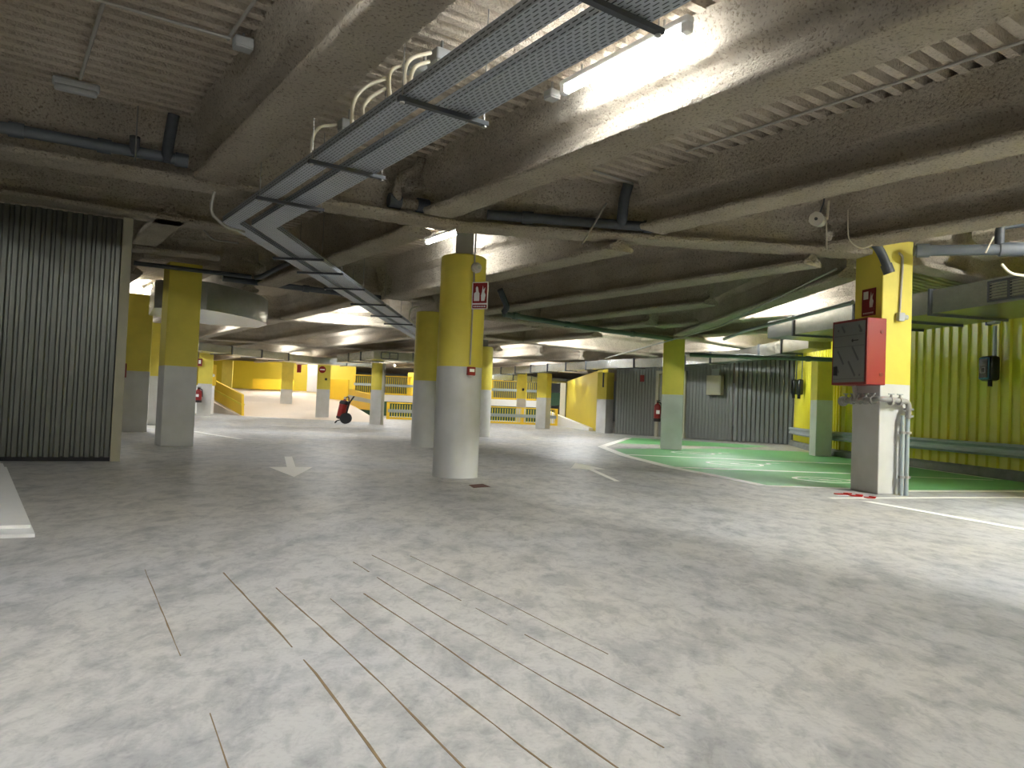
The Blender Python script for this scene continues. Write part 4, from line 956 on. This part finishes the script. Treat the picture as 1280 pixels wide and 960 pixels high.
# no-entry disc and button on the far square column
q = dp(403, 462, 32.18); nn_ = Vector((.24, -.97, 0)).normalized()
e = empty('no_entry_sign', q, 'red no-entry disc with a white bar on a far square column', 'sign')
ds = MB().lathe(q, [(.15, 0), (.15, .012)], 28, nn_).build('disc', 'red', e); MB().box(q + nn_ * .016, (.2, .008, .05), .24).build('white_bar', 'white', ds)
q = dp(407.5, 474, 32.2); tag(MB().cbox(q, (.1, .08, .1), .24, .01).build('switch_button', 'black'), 'black button box below the no-entry disc', 'button')
q = dp(654, 487, 38.15); tag(MB().cbox(q, (.12, .14, .14), 0, .02).build('mounted_camera', 'black'), 'black camera on the column by the lower railing', 'camera')
# red cabinet beside the ramp column, far away
q = dp(374, 459, 43); tag(MB().cbox(q, (.24, .22, .62), .3, .02).build('mounted_cabinet', 'darkred'), 'dark red cabinet hung on the wall behind the ramp column', 'hose cabinet')
# downpipe on the round column by the wheeled extinguisher
q = dp(477.5, 520, 27.9); tag(MB().tube([(q.x, q.y, 0), (q.x, q.y, 2.3)], .06, 10).build('downpipe', 'trim'), 'pipe running down the round column by the wheeled extinguisher', 'pipe')
q = dp(754, 480, 28.35); tag(MB().tube([(q.x, q.y, 1.75), (q.x, q.y, 2.31)], .03, 8).build('conduit', 'steel'), 'dark conduit on the corner column by the grey wall', 'conduit')

q = dp(155.5, 463, 15.6); tag(MB().cbox(q, (.08, .12, .30), .45, .01).build('mounted_box', 'darkred'), 'dark red box on the column behind the corrugated wall end trim', 'box')

# wheeled extinguisher
b = at(427.5, 529.5); b = Vector((b.x, b.y, 0)); Rz = Matrix.Rotation(.12, 3, 'Z')
e = empty('wheeled_extinguisher', b, 'red wheeled extinguisher on a black trolley standing on the floor', 'fire extinguisher')
ax = (Rz @ Vector((.17, 0, 1))).normalized()
o_ = b + Rz @ Vector((-.06, 0, .16))
MB().lathe(o_, [(.12, .0), (.16, .06), (.165, .1), (.165, .58), (.12, .68), (.05, .72), (.045, .76)], 24, ax).build('cylinder', 'fred', e, smooth=40)
MB().lathe(o_, [(.172, .56), (.172, .62), (.13, .69)], 24, ax).build('shoulder_band', 'black', e, smooth=40)
MB().lathe(o_, [(.172, .02), (.172, .1)], 24, ax).build('foot_band', 'black', e)
for s in (-1, 1):
    wc = b + Rz @ Vector((.13, s * .2, .20)); MB().lathe(wc, [(.10, -.03), (.185, -.035), (.2, -.02), (.2, .02), (.185, .035), (.10, .03)], 28, Rz @ Vector((0, 1, 0))).build('wheel', 'black', e, smooth=35)
    MB().tube([b + Rz @ Vector((.10, s * .15, .2)), o_ + ax * .62 + Rz @ Vector((.19, s * .15, 0)), o_ + ax * .86 + Rz @ Vector((.3, s * .15, 0))], .016, 8, .05).build('frame_bar', 'black', e)
    MB().tube([b + Rz @ Vector((.05, s * .13, .16)), b + Rz @ Vector((-.2, s * .13, .1)), b + Rz @ Vector((-.25, s * .13, .012))], .018, 8, .04).build('rest_leg', 'black', e)
MB().cyl(b + Rz @ Vector((.13, -.2, .2)), b + Rz @ Vector((.13, .2, .2)), .015, 8).build('axle', 'black', e)
h0 = o_ + ax * .86 + Rz @ Vector((.3, 0, 0)); yv = Rz @ Vector((0, .15, 0)); MB().cyl(h0 - yv, h0 + yv, .018, 8).build('push_handle', 'black', e)
MB().cyl(o_ + ax * .75, o_ + ax * .84, .05, 12).build('valve', 'rail', e)
MB().tube([o_ + ax * .8, o_ + ax * .86 + Rz @ Vector((.12, -.08, 0)), o_ + ax * .6 + Rz @ Vector((.19, -.12, 0)), o_ + ax * .35 + Rz @ Vector((.16, -.16, 0))], .02, 8, .08).build('hose', 'black', e)

# white boards lying on the floor
A, B, C_ = at(43, 671), at(5, 582), at(-90, 677)
n1 = [A, B, B + Vector((-1.4, .0, 0)), at(-110, 674)]
e1p = fpoly([(38, 664.5), (3, 584), (-140, 586), (-110, 670)])
tag(MB().prism([(p.x, p.y) for p in e1p], .021, .041).build('plasterboard_sheet', 'white'), 'upper white panel lying on the floor before the corrugated wall', 'panel')
e2p = fpoly([(43.5, 671.5), (8, 586), (-140, 588), (-110, 677)])
tag(MB().prism([(p.x, p.y) for p in e2p], .0, .02).build('plasterboard_sheet', 'white'), 'lower white panel edging out beneath the upper panel', 'panel')

# ------------------------------------------------------------------ world, camera, view
w = bpy.data.worlds.new('World'); S.world = w; w.use_nodes = True
w.node_tree.nodes['Background'].inputs[0].default_value = (.9, .95, 1, 1); w.node_tree.nodes['Background'].inputs[1].default_value = .02
cam = bpy.data.cameras.new('Camera'); cam.sensor_width = 36; cam.lens = 36 * F / 1280; cam.clip_end = 300; cam.clip_start = .05
co = bpy.data.objects.new('Camera', cam); COL.objects.link(co)
co.matrix_world = Matrix(((rt.x, up.x, -fw.x, EYE.x), (rt.y, up.y, -fw.y, EYE.y), (rt.z, up.z, -fw.z, EYE.z), (0, 0, 0, 1)))
S.camera = co
S.view_settings.view_transform = 'Standard'; S.view_settings.look = 'None'; S.view_settings.gamma = 1; S.view_settings.use_curve_mapping = False
S.view_settings.exposure = 2.1
S.cycles.max_bounces = 10; S.cycles.diffuse_bounces = 6; S.cycles.glossy_bounces = 4; S.cycles.transparent_max_bounces = 12
S.cycles.use_denoising = True; S.cycles.use_light_tree = True; S.cycles.sample_clamp_indirect = 8
